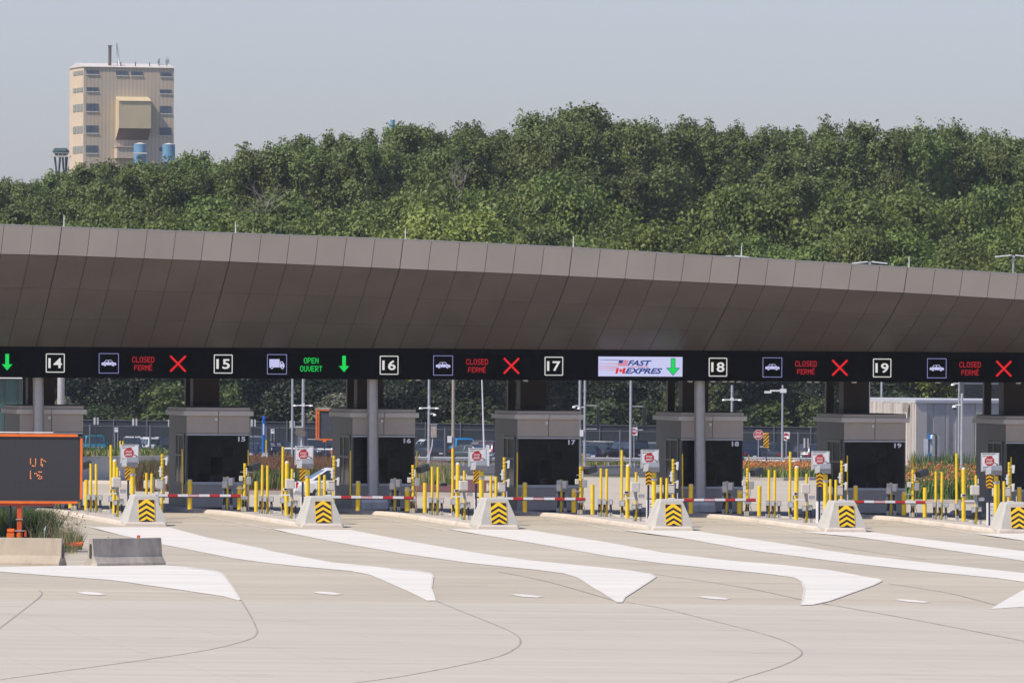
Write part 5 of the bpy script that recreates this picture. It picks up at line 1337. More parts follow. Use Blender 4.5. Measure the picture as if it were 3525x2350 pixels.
blades('wall_plants', 'taller dark plants behind the retaining wall edge', [(190, 1098), (420, 1098), (420, 1095), (190, 1095)], 1300, .42, .09, [g2, g1], lift=wh, hvar=.5)
blades('car_park_weeds', 'yellow and pink blooming shrubs at the car park edge right of booth 15', [(575, 1060), (720, 1060), (720, 1052), (575, 1054)], 1300, .42, .09, [g2, g1, yl], .3, [tn, o2], .08)
blades('roadside_weeds', 'dark green weeds behind the tan concrete barrier', [(-30, 1262), (120, 1262), (150, 1266), (140, 1284), (-30, 1284)], 8000, .34, .024, [g1, g2, g2], .02, [tn], .03, hvar=.6, lean=.6)
blades('roadside_weeds', 'bushy dark green weeds around the orange post', [(-30, 1254), (96, 1254), (125, 1260), (110, 1265), (-30, 1264)], 8000, 1.0, .026, [g1, g2, g2], .02, [tn], .03, hvar=.4, lean=.6)
blades('roadside_weeds', 'tall seeding weeds behind the tan concrete barrier', [(70, 1256), (175, 1260), (180, 1272), (70, 1272)], 420, 1.0, .010, [tn, g1, tn], .9, [ML('seed_head', (0.14, 0.11, 0.075))], .026, hvar=.35, lean=.5)
blades('roadside_weeds', 'low tuft of weeds beside the orange drawbar', [(146, 1256), (190, 1258), (186, 1263), (148, 1263)], 500, .40, .016, [g1, g2, tn], .1, [tn], .03, hvar=.7, lean=.8)
def pinw(r):
    m = MB(); m.tube([(0, 0, 0), (0, 0, .75)], .008, 5); m.build('stem', M_galv, r)
    m = MB(); m.add([(-.03, 0, .75), (.02, 0, .72), (.05, 0, .92)], [(0, 1, 2)]); m.add([(-.04, 0, .82), (-.02, 0, .66), (.03, 0, .72)], [(0, 1, 2)], 1); m.build('flag', [M_wht, mat('teal_flag', (.05, .45, .35), .5)], r)
place('mflag', 'marker_flag', 'little white and teal marker flag in the weeds', 'flag', G(102, 1272), pinw, 0)

# ------------------------------------------------------------------ ribbed concrete building, glass building
cL, cC, cR = at(1998.7, 1090, 650), at(2101.5, 1090, 632), at(2430, 1090, 637)
bz0 = gz(cC.x, cC.y); hB = up(Vector((cC.x, cC.y, bz0)), 925)
r = root('ribbed_building', 'pale ribbed concrete building behind the orange lilies', 'building', (cC.x, cC.y, bz0), 0)
M_ribL, M_ribD, M_rib = concrete('rib_light', (0.60, 0.54, 0.465), .4, var=.06), concrete('rib_grey', (0.42, 0.40, 0.375), .4, var=.06), concrete('rib_mid', (0.52, 0.475, 0.42), .4, var=.06)
for (p0, p1, nm) in ((cL, cC, 'left_wall'), (cC, cR, 'front_wall')):
    a, b_ = Vector((p0.x - cC.x, p0.y - cC.y, 0)), Vector((p1.x - cC.x, p1.y - cC.y, 0)); d = (b_ - a); Ln = d.length; d.normalize(); n_ = Vector((d.y, -d.x, 0))
    m = MB(); x = 0; RB = random.Random(5)
    m.add([tuple(a), tuple(b_), tuple(b_ + Vector((0, 0, hB))), tuple(a + Vector((0, 0, hB)))], [(0, 1, 2, 3)], 0)
    while x < Ln - .2:
        w = RB.choice((.18, .22, .3, .5, .9)) ; dep = RB.choice((.06, .10, .16)); w = min(w, Ln - x)
        q = [a + d * x, a + d * (x + w), a + d * (x + w) + n_ * dep, a + d * x + n_ * dep]
        mi = RB.choice((0, 1, 2)) if nm == 'front_wall' else RB.choice((0, 2, 0))
        v = [(t.x, t.y, -.3) for t in q] + [(t.x, t.y, hB) for t in q]
        m.add(v, [(3, 2, 6, 7), (0, 3, 7, 4), (2, 1, 5, 6), (4, 7, 6, 5)], mi)
        x += w + RB.choice((.08, .14, .6, 1.3))
    m.build(nm, [M_rib, M_ribD, M_ribL], r)
top = [Vector((p.x - cC.x, p.y - cC.y, 0)) for p in (cL, cC, cR)]
m = MB(); bk_ = [(cR - cC) + Vector((0, 18, 0)), (cL - cC) + Vector((0, 18, 0))]
pl = [(t.x, t.y - .2) for t in top] + [(t.x, t.y) for t in bk_]
m.hprism(pl, hB, hB + .22); m.build('roof_coping', M_alu, r)
for x, y in ((2108, 947), (2140, 1003)):
    pass
pc = at(2140, 1003, 631.0); m = MB(); c = pc - Vector((cC.x, cC.y, bz0)); m.box(c.x - .25, c.x + .25, c.y - .6, c.y - .2, c.z - .25, c.z + .25); m.build('camera_box', M_frame, r)
m = MB(); m.cyl(c.x, c.y - .75, c.z - .12, c.z + .08, .14, 12, 0, None, .08); m.build('dome_camera', M_wht, r)
pc = at(2077, 928 + 2, 635.0); m = MB(); c = pc - Vector((cC.x, cC.y, bz0)); m.box(c.x - .2, c.x + .2, c.y - 1.6, c.y - 1.0, c.z - .5, c.z + .2); m.build('wall_box', M_greyc, r)
# rooftop louvres
p = at(2233, 921, 668); s = p.y / F
r = root('rooftop_louvre', 'dark louvred rooftop unit behind the ribbed building', 'rooftop unit', p, 0)
m = MB(); m.box(-20*s, 70*s, .3, 6, -.3, 45*s); m.build('casing', M_frame, r)
m = MB()
for i in range(9): m.cbox((25*s, 0, (3 + i*4.6)*s), (90*s, .35, .05), 0, Matrix.Rotation(.5, 3, 'X'))
m.build('louvre', M_dgrey, r)
# left glass building
p = at(30, 1060, 470); r = root('glass_building', 'teal glass building with white roof edge at the left edge', 'building', (p.x, p.y, gz(p.x, p.y)), 0); s = 470 / F; z = lambda y: up(Vector((p.x, p.y, gz(p.x, p.y))), y)
M_teal = mat('teal_glass', (0.035, 0.10, 0.095), .1, var=.2, spec=.6)
m = MB(); m.box(-150*s, 27*s, 0, 12, -.3, z(869)); m.build('curtain_wall', M_teal, r)
m = MB(); m.box(-150*s, 31*s, -.6, 12.3, z(869), z(865)); m.build('roof_edge', M_wht, r)
m = MB()
for x in (-120, -90, -60, -24, 7, 26): m.box(x*s, (x + 2.2)*s, -.06, .0, -.3, z(869))
for y in (938, 1000): m.box(-150*s, 27*s, -.05, .0, z(y), z(y - 2))
m.build('mullion', M_frame, r)

# ------------------------------------------------------------------ parked vehicles (front points to local -y)
CARM = {}
def paint(name, col, metal=.3):
    if name not in CARM: CARM[name] = mat('car_' + name, col, .28, metal, var=.02, spec=.6)
    return CARM[name]
def car_b(kind, pm):
    def b(r):
        D = dict(suv=(4.7, 1.92, 1.72), sedan=(4.75, 1.85, 1.46), pickup=(5.7, 1.98, 1.9), jeep=(4.6, 1.88, 1.86), van=(5.2, 2.0, 1.95))[kind]
        Ln, W, Ht = D; h = W / 2
        belt = Ht * (.60 if kind != 'sedan' else .62)
        hood = belt * (.98 if kind in ('suv', 'jeep', 'pickup', 'van') else .88)
        # body: side profile lofted across the width
        f, e = -Ln / 2, Ln / 2
        if kind == 'jeep': prof = [(f, .45), (f, .72), (f + .06, hood * .98), (f + 1.25, belt), (e, belt), (e, .5)]
        elif kind == 'pickup': prof = [(f, .4), (f + .02, .95), (f + .15, hood), (f + 1.5, belt), (e, belt), (e, .55)]
        elif kind == 'sedan': prof = [(f, .35), (f, .6), (f + .2, hood * .86), (f + 1.3, belt), (e - .5, belt), (e - .05, belt * .9), (e, .4)]
        else: prof = [(f, .38), (f, .7), (f + .14, hood * .9), (f + 1.25, belt), (e - .1, belt), (e, belt * .75), (e, .42)]
        m = MB(); n = len(prof)
        rows = [(-h, .0), (-h * .93, .03), (h * .93, .03), (h, .0)]
        sec = []
        for x, dz in ((-h, -.10), (-h * .9, 0), (h * .9, 0), (h, -.10)):
            sec.append([(x, y, z + (dz if z > .6 else 0)) for y, z in prof])
        vs = [p for s_ in sec for p in s_]; fs = []
        for i in range(3):
            for j in range(n): fs.append((i*n+j, i*n+(j+1) % n, (i+1)*n+(j+1) % n, (i+1)*n+j)[::-1])
        fs += [tuple(range(n)), tuple(range(4*n-1, 3*n-1, -1))]
        m.add(vs, fs); m.build('body', pm, r, .035, True)
        # cabin
        if kind == 'jeep': c0, c1, t0, t1, tin = f + 1.35, e - .02, f + 1.6, e - .06, .10
        elif kind == 'pickup': c0, c1, t0, t1, tin = f + 1.35, e - 1.75, f + 2.1, e - 1.95, .18
        elif kind == 'sedan': c0, c1, t0, t1, tin = f + 1.25, e - .45, f + 2.1, e - 1.35, .22
        elif kind == 'van': c0, c1, t0, t1, tin = f + .9, e - .04, f + 1.8, e - .2, .14
        else: c0, c1, t0, t1, tin = f + 1.15, e - .06, f + 2.0, e - .45, .20
        zb, zt = belt - .03, Ht - .05
        bw, tw = h * .94, h * .94 - tin
        def cab(y0, y1, ty0, ty1, w0, w1, z0, z1): return [(-w0, y0, z0), (w0, y0, z0), (w0, y1, z0), (-w0, y1, z0), (-w1, ty0, z1), (w1, ty0, z1), (w1, ty1, z1), (-w1, ty1, z1)]
        Fc = [(3, 2, 1, 0), (4, 5, 6, 7), (0, 1, 5, 4), (1, 2, 6, 5), (2, 3, 7, 6), (3, 0, 4, 7)]
        m = MB(); m.add(cab(c0, c1, t0, t1, bw, tw, zb, zt), Fc); m.build('cabin', pm, r, .05, True)
        m = MB(); m.box(-tw * .93, tw * .93, t0 + .06, t1 - .06, zt, zt + .045); m.build('roof', pm, r, .02)
        v = [Vector(p) for p in cab(c0, c1, t0, t1, bw, tw, zb, zt)]
        def pane(nm, q, i0, i1, j0, j1, off, cut=((.0, 1.0),)):
            m = MB(); A, B_, C_, D_ = q          # bottom-left, bottom-right, top-right, top-left
            nrm = (B_ - A).cross(D_ - A).normalized() * off
            for s0, s1 in cut:
                def pt(u, t): return (A.lerp(B_, u)).lerp(D_.lerp(C_, u), t) + nrm
                ua, ub_ = i0 + (i1 - i0) * s0, i0 + (i1 - i0) * s1
                m.add([pt(ua, j0), pt(ub_, j0), pt(ub_, j1), pt(ua, j1)], [(0, 1, 2, 3)])
            return m.build(nm, M_carg, r)
        pane('windshield', (v[0], v[1], v[5], v[4]), .06, .94, .08, .92, .012)
        pane('rear_window', (v[2], v[3], v[7], v[6]), .1, .9, .2, .9, .012)
        cuts = ((0, .34), (.38, .66), (.70, 1)) if kind in ('suv', 'van', 'jeep') else ((0, .48), (.53, 1))
        pane('side_window', (v[1], v[2], v[6], v[5]), .07, .94, .12, .88, .012, cuts)
        pane('side_window', (v[3], v[0], v[4], v[7]), .06, .93, .12, .88, .012, cuts)
        # wheels
        wr = .39 if kind in ('jeep', 'pickup', 'suv', 'van') else .33
        for sx in (-1, 1):
            for yy in (f + .9, e - 1.0):
                m = MB(); m.tube([(sx * (h - .24), yy, wr), (sx * (h + .015), yy, wr)], wr, 18); w_ = m.build('wheel', M_tyre, r)
                m = MB(); m.tube([(sx * (h + .016), yy, wr), (sx * (h + .03), yy, wr)], wr * .6, 14); m.build('rim', M_steel, w_)
            m = MB(); m.box(sx * h - .02 + (0 if sx > 0 else -.16), sx * h + .02 + (.16 if sx > 0 else 0), c0 + .25, c0 + .35, belt - .02, belt + .17); m.build('mirror', pm, r, .02)
        # ends
        zl = hood * .74
        if kind == 'jeep':
            for sx in (-1, 1): 
                m = MB(); m.tube([(sx * .56, f + .02, zl), (sx * .56, f - .03, zl)], .12, 14); m.build('headlight', M_head, r)
                m = MB(); m.box(sx * h - (.26 if sx > 0 else 0), sx * h + (0 if sx > 0 else .26), f + .3, f + 1.35, .82, .92); m.build('fender', pm, r, .02)
            m = MB(); m.box(-.42, .42, f - .012, f + .01, .58, zl + .14); 
            g_ = m.build('grille', pm, r)
            m = MB()
            for i in range(7): m.box(-.385 + i * .115, -.335 + i * .115, f - .02, f - .01, .62, zl + .1)
            m.build('slot', M_alu, g_)
        else:
            for sx in (-1, 1):
                m = MB(); m.box(min(sx * h * .55, sx * h * .95), max(sx * h * .55, sx * h * .95), f - .015, f + .12, zl - .07, zl + .07); m.build('headlight', M_head, r, .02)
            m = MB(); m.box(-h * .52, h * .52, f - .012, f + .05, .5, zl + .05); g_ = m.build('grille', M_black, r)
            m = MB()
            for i in range(3): m.box(-h * .48, h * .48, f - .018, f - .01, .55 + i * .1, .58 + i * .1)
            m.build('bar', M_alu, g_)
        m = MB(); m.box(-h * .97, h * .97, f - .08, f + .12, .34, .52); m.build('front_bumper', M_dgrey if kind in ('jeep', 'pickup') else pm, r, .03)
        m = MB(); m.box(-h * .97, h * .97, e - .12, e + .08, .38, .56); m.build('rear_bumper', M_dgrey if kind != 'sedan' else pm, r, .03)
        zt_ = belt * .82
        for sx in (-1, 1):
            m = MB(); m.box(min(sx * h * .74, sx * h * .97), max(sx * h * .74, sx * h * .97), e - .06, e + .02, zt_ - .15, zt_ + .12); m.build('taillight', M_tail, r, .015)
        m = MB(); m.box(-.16, .16, e + .005, e + .02, .66, .78); m.build('plate', M_wht, r)
        if kind == 'pickup':
            m = MB(); m.box(-h * .8, h * .8, e - 1.6, e - .08, belt - .02, belt + .004); m.build('bed_cover', M_black, r)
        if kind == 'suv':
            m = MB()
            for sx in (-1, 1): m.box(sx * tw * .8 - .02, sx * tw * .8 + .02, t0 + .1, t1 - .1, zt + .03, zt + .09)
            m.build('roof_rail', M_alu, r)
    return b
TEAL, DG, WH, BK, GG, BLU, MAR, NB, SLV = (paint('teal', (.02, .20, .27)), paint('charcoal', (.045, .05, .06)), paint('white', (.62, .63, .64), 0), paint('black', (.012, .014, .018)), paint('grey_green', (.07, .10, .10)),
    paint('bright_blue', (.01, .30, .68), .1), paint('maroon', (.07, .022, .028)), paint('navy', (.02, .03, .075)), paint('silver', (.32, .34, .36)))
CARS = [ # x, y at the wheels, kind, paint, heading deg (0 = front to viewer), label
 (217, 1049, 'jeep', TEAL, 6, 'teal boxy off-roader facing the viewer right of the message board'),
 (302, 1051, 'suv', DG, 4, 'charcoal SUV facing the viewer behind the first stop here sign'),
 (306, 1046.5, 'suv', WH, 4, 'white roofed vehicle showing over the charcoal SUV'),
 (345, 1049, 'suv', WH, 200, 'white SUV seen from behind with red tail lamp left of booth 15'),
 (388, 1051, 'pickup', BK, 8, 'black truck with bright headlamps touching booth 15 on the left'),
 (578, 1049, 'van', SLV, 10, 'silver van partly hidden by booth 15 on its right'),
 (582, 1054, 'sedan', NB, -20, 'dark blue car nose low beside booth 15 on its right'),
 (650, 1047, 'sedan', DG, 15, 'dark blue grey car behind the navy direction board'),
 (715, 1051, 'suv', DG, 35, 'dark SUV left of the orange board behind booth 16'),
 (752, 1046, 'suv', BK, 10, 'black SUV under the distant orange message board'),
 (981, 1046.5, 'suv', WH, 205, 'white SUV roof behind the dark pickup right of booth 16'),
 (962, 1051, 'sedan', GG, 190, 'grey green car with red tail lamp touching booth 16 on the right'),
 (1000, 1052, 'pickup', paint('slate', (.06, .072, .085)), 190, 'slate pickup seen from behind, right of booth 16'),
 (1064, 1045.5, 'jeep', BLU, 10, 'bright blue boxy off-roader facing the viewer'),
 (1086, 1051.5, 'sedan', GG, 60, 'grey green car in front of the bright blue off-roader'),
 (1118, 1048, 'suv', DG, 160, 'dark grey SUV behind the second raised boom'),
 (1142, 1051, 'suv', MAR, 150, 'maroon SUV touching booth 17 on the left'),
 (1352, 1051, 'sedan', NB, -8, 'dark blue car facing the viewer right of booth 17'),
 (1370, 1047, 'suv', BK, 25, 'black SUV second from booth 17 on its right'),
 (1399, 1048, 'suv', DG, 40, 'dark grey SUV left of the black van'),
 (1440, 1051, 'van', BK, 205, 'tall black van with red tail lamp behind the signal pole'),
 (1500, 1048, 'suv', SLV, 5, 'silver roofed vehicle touching booth 18 on the left'),
 (1718, 1051, 'pickup', NB, 190, 'navy pickup touching booth 18 on the right'),
 (1750, 1047, 'sedan', WH, 30, 'white car glimpsed behind the octagonal stop sign'),
 (1790, 1051.5, 'pickup', DG, 195, 'dark pickup with red tail lamp behind the no entry sign'),
 (1840, 1049, 'sedan', BK, 170, 'black car behind the white boom cabinet left of booth 19'),
 (1868, 1050, 'suv', DG, 150, 'dark SUV touching booth 19 on the left'),
]
for x, y, kd, pm, hd, t in CARS:
    Yc = 757 - (y - 1049) * 9; P = at(x, 1000, Yc); P.z = gz(P.x, P.y)
    place('car_' + kd + pm.name, {'suv': 'parked_suv', 'sedan': 'parked_car', 'pickup': 'pickup_truck', 'jeep': 'off_roader', 'van': 'parked_van'}[kd], t, {'suv': 'car', 'sedan': 'car', 'pickup': 'pickup', 'jeep': 'car', 'van': 'van'}[kd], P, car_b(kd, pm), math.radians(hd), 'vehicles in the car park')
# white car parked behind booth 15, seen low by the island of booth 15
P = G(800, 1152)
place('wc', 'parked_car', 'white car close behind the left side of booth 16', 'car', P, car_b('sedan', WH), math.radians(100))

# ------------------------------------------------------------------ fences
M_mesh = bpy.data.materials.new('chain_link'); M_mesh.use_nodes = True
_n = M_mesh.node_tree; _bs = _n.nodes['Principled BSDF']; _bs.inputs['Base Color'].default_value = (.05, .06, .075, 1); _bs.inputs['Roughness'].default_value = .6
_t = _n.nodes.new('ShaderNodeBsdfTransparent'); _m = _n.nodes.new('ShaderNodeMixShader'); _c = _n.nodes.new('ShaderNodeTexCoord')
_w = []
for ang in (45, -45):
    mp_ = _n.nodes.new('ShaderNodeMapping'); mp_.inputs['Rotation'].default_value = (0, math.radians(ang), 0); _n.links.new(_c.outputs['Object'], mp_.inputs[0])
    sp_ = _n.nodes.new('ShaderNodeSeparateXYZ'); _n.links.new(mp_.outputs[0], sp_.inputs[0])
    dv = _n.nodes.new('ShaderNodeMath'); dv.operation = 'MULTIPLY'; dv.inputs[1].default_value = 1 / .05; _n.links.new(sp_.outputs['X'], dv.inputs[0])
    fr_ = _n.nodes.new('ShaderNodeMath'); fr_.operation = 'FRACT'; _n.links.new(dv.outputs[0], fr_.inputs[0])
    lt_ = _n.nodes.new('ShaderNodeMath'); lt_.operation = 'LESS_THAN'; lt_.inputs[1].default_value = .06; _n.links.new(fr_.outputs[0], lt_.inputs[0]); _w.append(lt_)
_mx = _n.nodes.new('ShaderNodeMath'); _mx.operation = 'MAXIMUM'; _n.links.new(_w[0].outputs[0], _mx.inputs[0]); _n.links.new(_w[1].outputs[0], _mx.inputs[1])
_n.links.new(_mx.outputs[0], _m.inputs[0]); _n.links.new(_t.outputs[0], _m.inputs[1]); _n.links.new(_bs.outputs[0], _m.inputs[2]); _n.links.new(_m.outputs[0], _n.nodes['Material Output'].inputs[0])
M_screen = mat('privacy_screen', (0.022, 0.029, 0.038), .8, var=.2, scale=.5)
M_fpost = mat('fence_post', (0.115, 0.125, 0.14), .5, var=.1)
def fence(label, x0, x1, Yv, h, step, fabric, pw=.07, opaque=False):
    A, B_ = at(x0, 1040, Yv), at(x1, 1040, Yv * 1.0); A.z = gz(A.x, A.y); B_.z = gz(B_.x, B_.y)
    d = B_ - A; Ln = math.hypot(d.x, d.y); r = root('fence', label, 'fence', A, math.atan2(d.y, d.x)); n = int(Ln / step)
    zz = lambda t: (B_.z - A.z) * t
    m = MB()
    for i in range(n):
        t0, t1 = i / n, (i + 1) / n
        m.add([(Ln*t0, .06, zz(t0)), (Ln*t1, .06, zz(t1)), (Ln*t1, .06, zz(t1) + h), (Ln*t0, .06, zz(t0) + h)], [(0, 1, 2, 3)])
    m.build('fabric', fabric, r)
    for i in range(n + 1):
        t = i / n; xx = Ln * t + R.uniform(-.15, .15)
        m = MB(); m.tube([(xx, 0, zz(t) - .1), (xx, 0, zz(t) + h + (.12 if not opaque else .2))], pw, 8); m.build('post', M_fpost, r)
    m = MB(); m.tube([(0, 0, h), (Ln, 0, h + zz(1))], .03, 6); m.build('top_rail', M_fpost, r)
Yn, Yf = 690, 812
fence('see-through chain link fence in front of the parked vehicles', -60, 2100, Yn, 2.75, 4.4, M_mesh, .085)
fence('dark screened fence behind the parked vehicles', -60, 2420, Yf, 3.1, 3.2, M_screen, .06, True)

# ------------------------------------------------------------------ trees
def leaves(pts, nrm, size, rng, aspect=1.35):
    """one small folded quad per point; returns arrays"""
    n = len(pts)
    t = rng.normal(size=(n, 3)); nn = nrm + rng.normal(size=(n, 3)) * .55; nn /= np.linalg.norm(nn, axis=1)[:, None]
    u = np.cross(nn, t); u /= np.linalg.norm(u, axis=1)[:, None] + 1e-9; w = np.cross(nn, u)
    s = size * rng.uniform(.6, 1.35, n)[:, None]
    u *= s * .5 * aspect; w *= s * .5
    V = np.stack([pts - u, pts + w * .9 - u * .1, pts + u, pts - w * .9 + u * .1], 1).reshape(-1, 3)
    return V
def crown_mesh(name, lobes, n, size, m_, rng, inner=.55):
    """lobes: (cx, cy, cz, rx, ry, rz)"""
    L = np.array(lobes); area = (L[:, 3] * L[:, 4] + L[:, 3] * L[:, 5] + L[:, 4] * L[:, 5]); cnt = (n * area / area.sum()).astype(int) + 4
    P, Nn = [], []
    for l, c in zip(L, cnt):
        # each lobe is broken into many twiggy tufts
        k = max(8, c // 11)
        d = rng.normal(size=(k, 3)); d /= np.linalg.norm(d, axis=1)[:, None]
        d[:, 2] = np.where(d[:, 2] < -.5, -d[:, 2] * .6, d[:, 2])
        rr = rng.uniform(inner, 1.12, k)[:, None] ** .8
        tc = l[:3] + d * l[3:6] * rr
        per = max(3, c // k)
        idx = np.repeat(np.arange(k), per)
        o = rng.normal(size=(len(idx), 3)) * np.array([.40, .40, .30]) * (l[3:6].mean() ** .5) * .60
        P.append(tc[idx] + o); q = d[idx] * .9 + np.array([0, 0, .5]) + o * .5; Nn.append(q / (np.linalg.norm(q, axis=1)[:, None] + 1e-9))
    P = np.concatenate(P); Nn = np.concatenate(Nn)
    V = leaves(P, Nn, size, rng); nf = len(V) // 4
    me = bpy.data.meshes.new(name); me.vertices.add(len(V)); me.vertices.foreach_set('co', V.astype(np.float32).ravel())
    me.loops.add(nf * 4); me.loops.foreach_set('vertex_index', np.arange(nf * 4, dtype=np.int32))
    me.polygons.add(nf); me.polygons.foreach_set('loop_start', np.arange(0, nf * 4, 4, dtype=np.int32)); me.polygons.foreach_set('loop_total', np.full(nf, 4, dtype=np.int32))
    me.update(calc_edges=True); me.materials.append(m_)
    return me
def trunk_mesh(h, r, lobes, rng, m_, bare=0):
    m = MB(); pts = [(0, 0, -.4)]
    for i in range(1, 7): pts.append((rng.normal() * .10 * i * .5, rng.normal() * .1 * i * .5, h * .86 * i / 6))
    m.tube(pts, [r * (1 - .13 * i) for i in range(7)], 8)
    for l in lobes:
        t = min(5, max(1, int(6 * (l[2] * .72) / (h * .86)))); a = Vector(pts[t]); b_ = Vector((l[0], l[1], l[2]))
        mid = a.lerp(b_, .5) + Vector((rng.normal() * .25, rng.normal() * .25, .3))
        m.tube([a, mid, b_], [r * .34, r * .2, r * .07], 5)
        if bare:
            for _ in range(3):
                e = b_ + Vector((rng.normal() * 1.2, rng.normal() * 1.0, abs(rng.normal()) * 1.6)); m.tube([mid, (mid + e) / 2 + Vector((rng.normal()*.2, 0, rng.normal()*.2)), e], [r * .12, r * .08, .015], 4)
    return m
LM_tall = leaf_mat('cottonwood_leaf', (0.088, 0.124, 0.034), (0.192, 0.236, 0.064), .22)
LM_mid = leaf_mat('broadleaf', (0.084, 0.122, 0.025), (0.182, 0.224, 0.046), .25)
LM_lime = leaf_mat('lime_leaf', (0.15, 0.195, 0.034), (0.31, 0.35, 0.075), .12)
LM_fresh = leaf_mat('fresh_leaf', (0.092, 0.134, 0.024), (0.198, 0.240, 0.044), .15)
LM_silver = leaf_mat('silver_leaf', (0.13, 0.145, 0.095), (0.25, 0.26, 0.18), .1)
LM_edge = leaf_mat('shaded_edge_leaf', (0.012, 0.020, 0.010), (0.034, 0.050, 0.020), .2, .08)  # leaf colour darkened to hold the shade at the wood edge
LM_edge2 = leaf_mat('shaded_shrub_leaf', (0.026, 0.044, 0.016), (0.065, 0.090, 0.030), .2, .15)  # understory shrubs: shade is mixed into the leaf colour too
LM_bush = leaf_mat('bush_leaf', (0.050, 0.080, 0.020), (0.125, 0.165, 0.040), .25, .25)
PROTO = {}
def make_tree_proto(key, kind, seed):
    rng = np.random.default_rng(seed); rr = random.Random(seed); lobes = []
    if kind == 'tall':
        h, n, sz, m_ = 27, 38000, .22, LM_tall
        for i in range(26):
            t = (i + .5) / 26; z = 4.5 + t * (h - 6.9); prof = math.sin(math.pi * min(1, .25 + t * .72)) ** .7
            an = i * 2.4 + rr.uniform(-.4, .4); rad = rr.uniform(1.2, 3.6) * prof; s_ = rr.uniform(1.1, 2.3) * (.55 + .6 * prof)
            lobes.append((math.cos(an) * rad, math.sin(an) * rad, z, s_, s_, s_ * rr.uniform(.8, 1.25)))
        for i in range(9): zz_ = rr.uniform(1.4, 2.4); lobes.append((rr.uniform(-3.0, 3.0), rr.uniform(-2.5, 2.5), h - zz_ - rr.uniform(0, 1.6), .75, .75, zz_))
        r0 = .42
    elif kind in ('mid', 'lime', 'fresh', 'edge'):
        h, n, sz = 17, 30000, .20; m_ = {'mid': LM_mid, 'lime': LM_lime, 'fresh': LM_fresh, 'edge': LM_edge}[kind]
        for i in range(22):
            t = (i + .5) / 22; z = 2.6 + t * (h - 4.6); prof = math.sin(math.pi * min(1, .30 + t * .66)) ** .6
            an = i * 2.4 + rr.uniform(-.5, .5); rad = rr.uniform(1.0, 3.9) * prof; s_ = rr.uniform(1.2, 2.2) * (.6 + .55 * prof)
            lobes.append((math.cos(an) * rad, math.sin(an) * rad, z, s_ * 1.1, s_ * 1.1, s_ * .85))
        r0 = .3
    else:      # bush
        h, n, sz = 5.5, 5200, .20; m_ = {'bush': LM_bush, 'silver': LM_silver, 'dark': LM_edge2}[kind]
        for i in range(10):
            t = (i + .5) / 10; z = .9 + t * (h - 1.8); an = i * 2.4; rad = rr.uniform(.3, 1.5) * math.sin(math.pi * min(1, .35 + t * .6)); s_ = rr.uniform(.6, 1.2)
            lobes.append((math.cos(an) * rad, math.sin(an) * rad, z, s_, s_, s_ * .9))
        r0 = .12
    cm = crown_mesh(key + '_crown', lobes, n, sz, m_, rng)
    tm = trunk_mesh(h, r0, lobes[::2], rng, M_bark)
    PROTO[key] = (kind, h, cm, tm)
for i in range(4): make_tree_proto('tall%d' % i, 'tall', 100 + i)
for i in range(3): make_tree_proto('mid%d' % i, 'mid', 200 + i)
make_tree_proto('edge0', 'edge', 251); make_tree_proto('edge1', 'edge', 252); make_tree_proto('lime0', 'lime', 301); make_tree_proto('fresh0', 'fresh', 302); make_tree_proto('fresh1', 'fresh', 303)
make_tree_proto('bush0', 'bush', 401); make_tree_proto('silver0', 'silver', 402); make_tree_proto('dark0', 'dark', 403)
_first = {}
def tree(key, x, ytop, Yv, label, group=None, wide=1.0, name=None):
    kind, h, cm, tm = PROTO[key]
    p = at(x, 900, Yv); z0 = gz(p.x, p.y); ztop = at(x, ytop, Yv).z; s = (ztop - z0) / h
    nm = name or {'tall': 'cottonwood_tree', 'mid': 'broadleaf_tree', 'lime': 'lime_green_tree', 'fresh': 'leafy_tree', 'edge': 'broadleaf_tree', 'bush': 'shrub', 'silver': 'silver_shrub', 'dark': 'shrub'}[kind]
    r = root(nm, label, 'tree' if h > 8 else 'shrub', (p.x, p.y, z0), R.uniform(0, 6.28), group)
    sx = wide * (s ** .35); r.scale = (sx, sx, s)
    c = _first.get(key)
    if c is None:
        c = bpy.data.objects.new('crown', cm); COL.objects.link(c); c.parent = r
        t = tm.build('trunk', M_bark, r); _first[key] = (c, t)
    else:
        for o in c: d = o.copy(); COL.objects.link(d); d.parent = r
SKY_ = [(-400,395),(-80,390),(0,386),(50,387),(75,380),(92,368),(125,373),(165,370),(200,376),(222,370),(300,358),(355,346),(410,336),(440,340),(500,340),(535,321),(575,331),(618,306),(645,322),(675,294),(725,292),(775,306),(825,298),(874,276),(924,272),(980,266),(1040,262),(1100,275),(1180,278),(1240,244),(1330,230),(1375,233),(1415,248),(1450,262),(1520,258),(1600,268),(1680,268),(1750,284),(1850,284),(1900,268),(1960,250),(2020,274),(2100,262),(2150,264),(2230,272),(2300,288),(2352,300),(2900,310)]
def skyl(x):
    for i in range(len(SKY_) - 1):
        if SKY_[i][0] <= x <= SKY_[i+1][0]:
            t = (x - SKY_[i][0]) / (SKY_[i+1][0] - SKY_[i][0]); return SKY_[i][1] * (1 - t) + SKY_[i+1][1] * t
    return 300
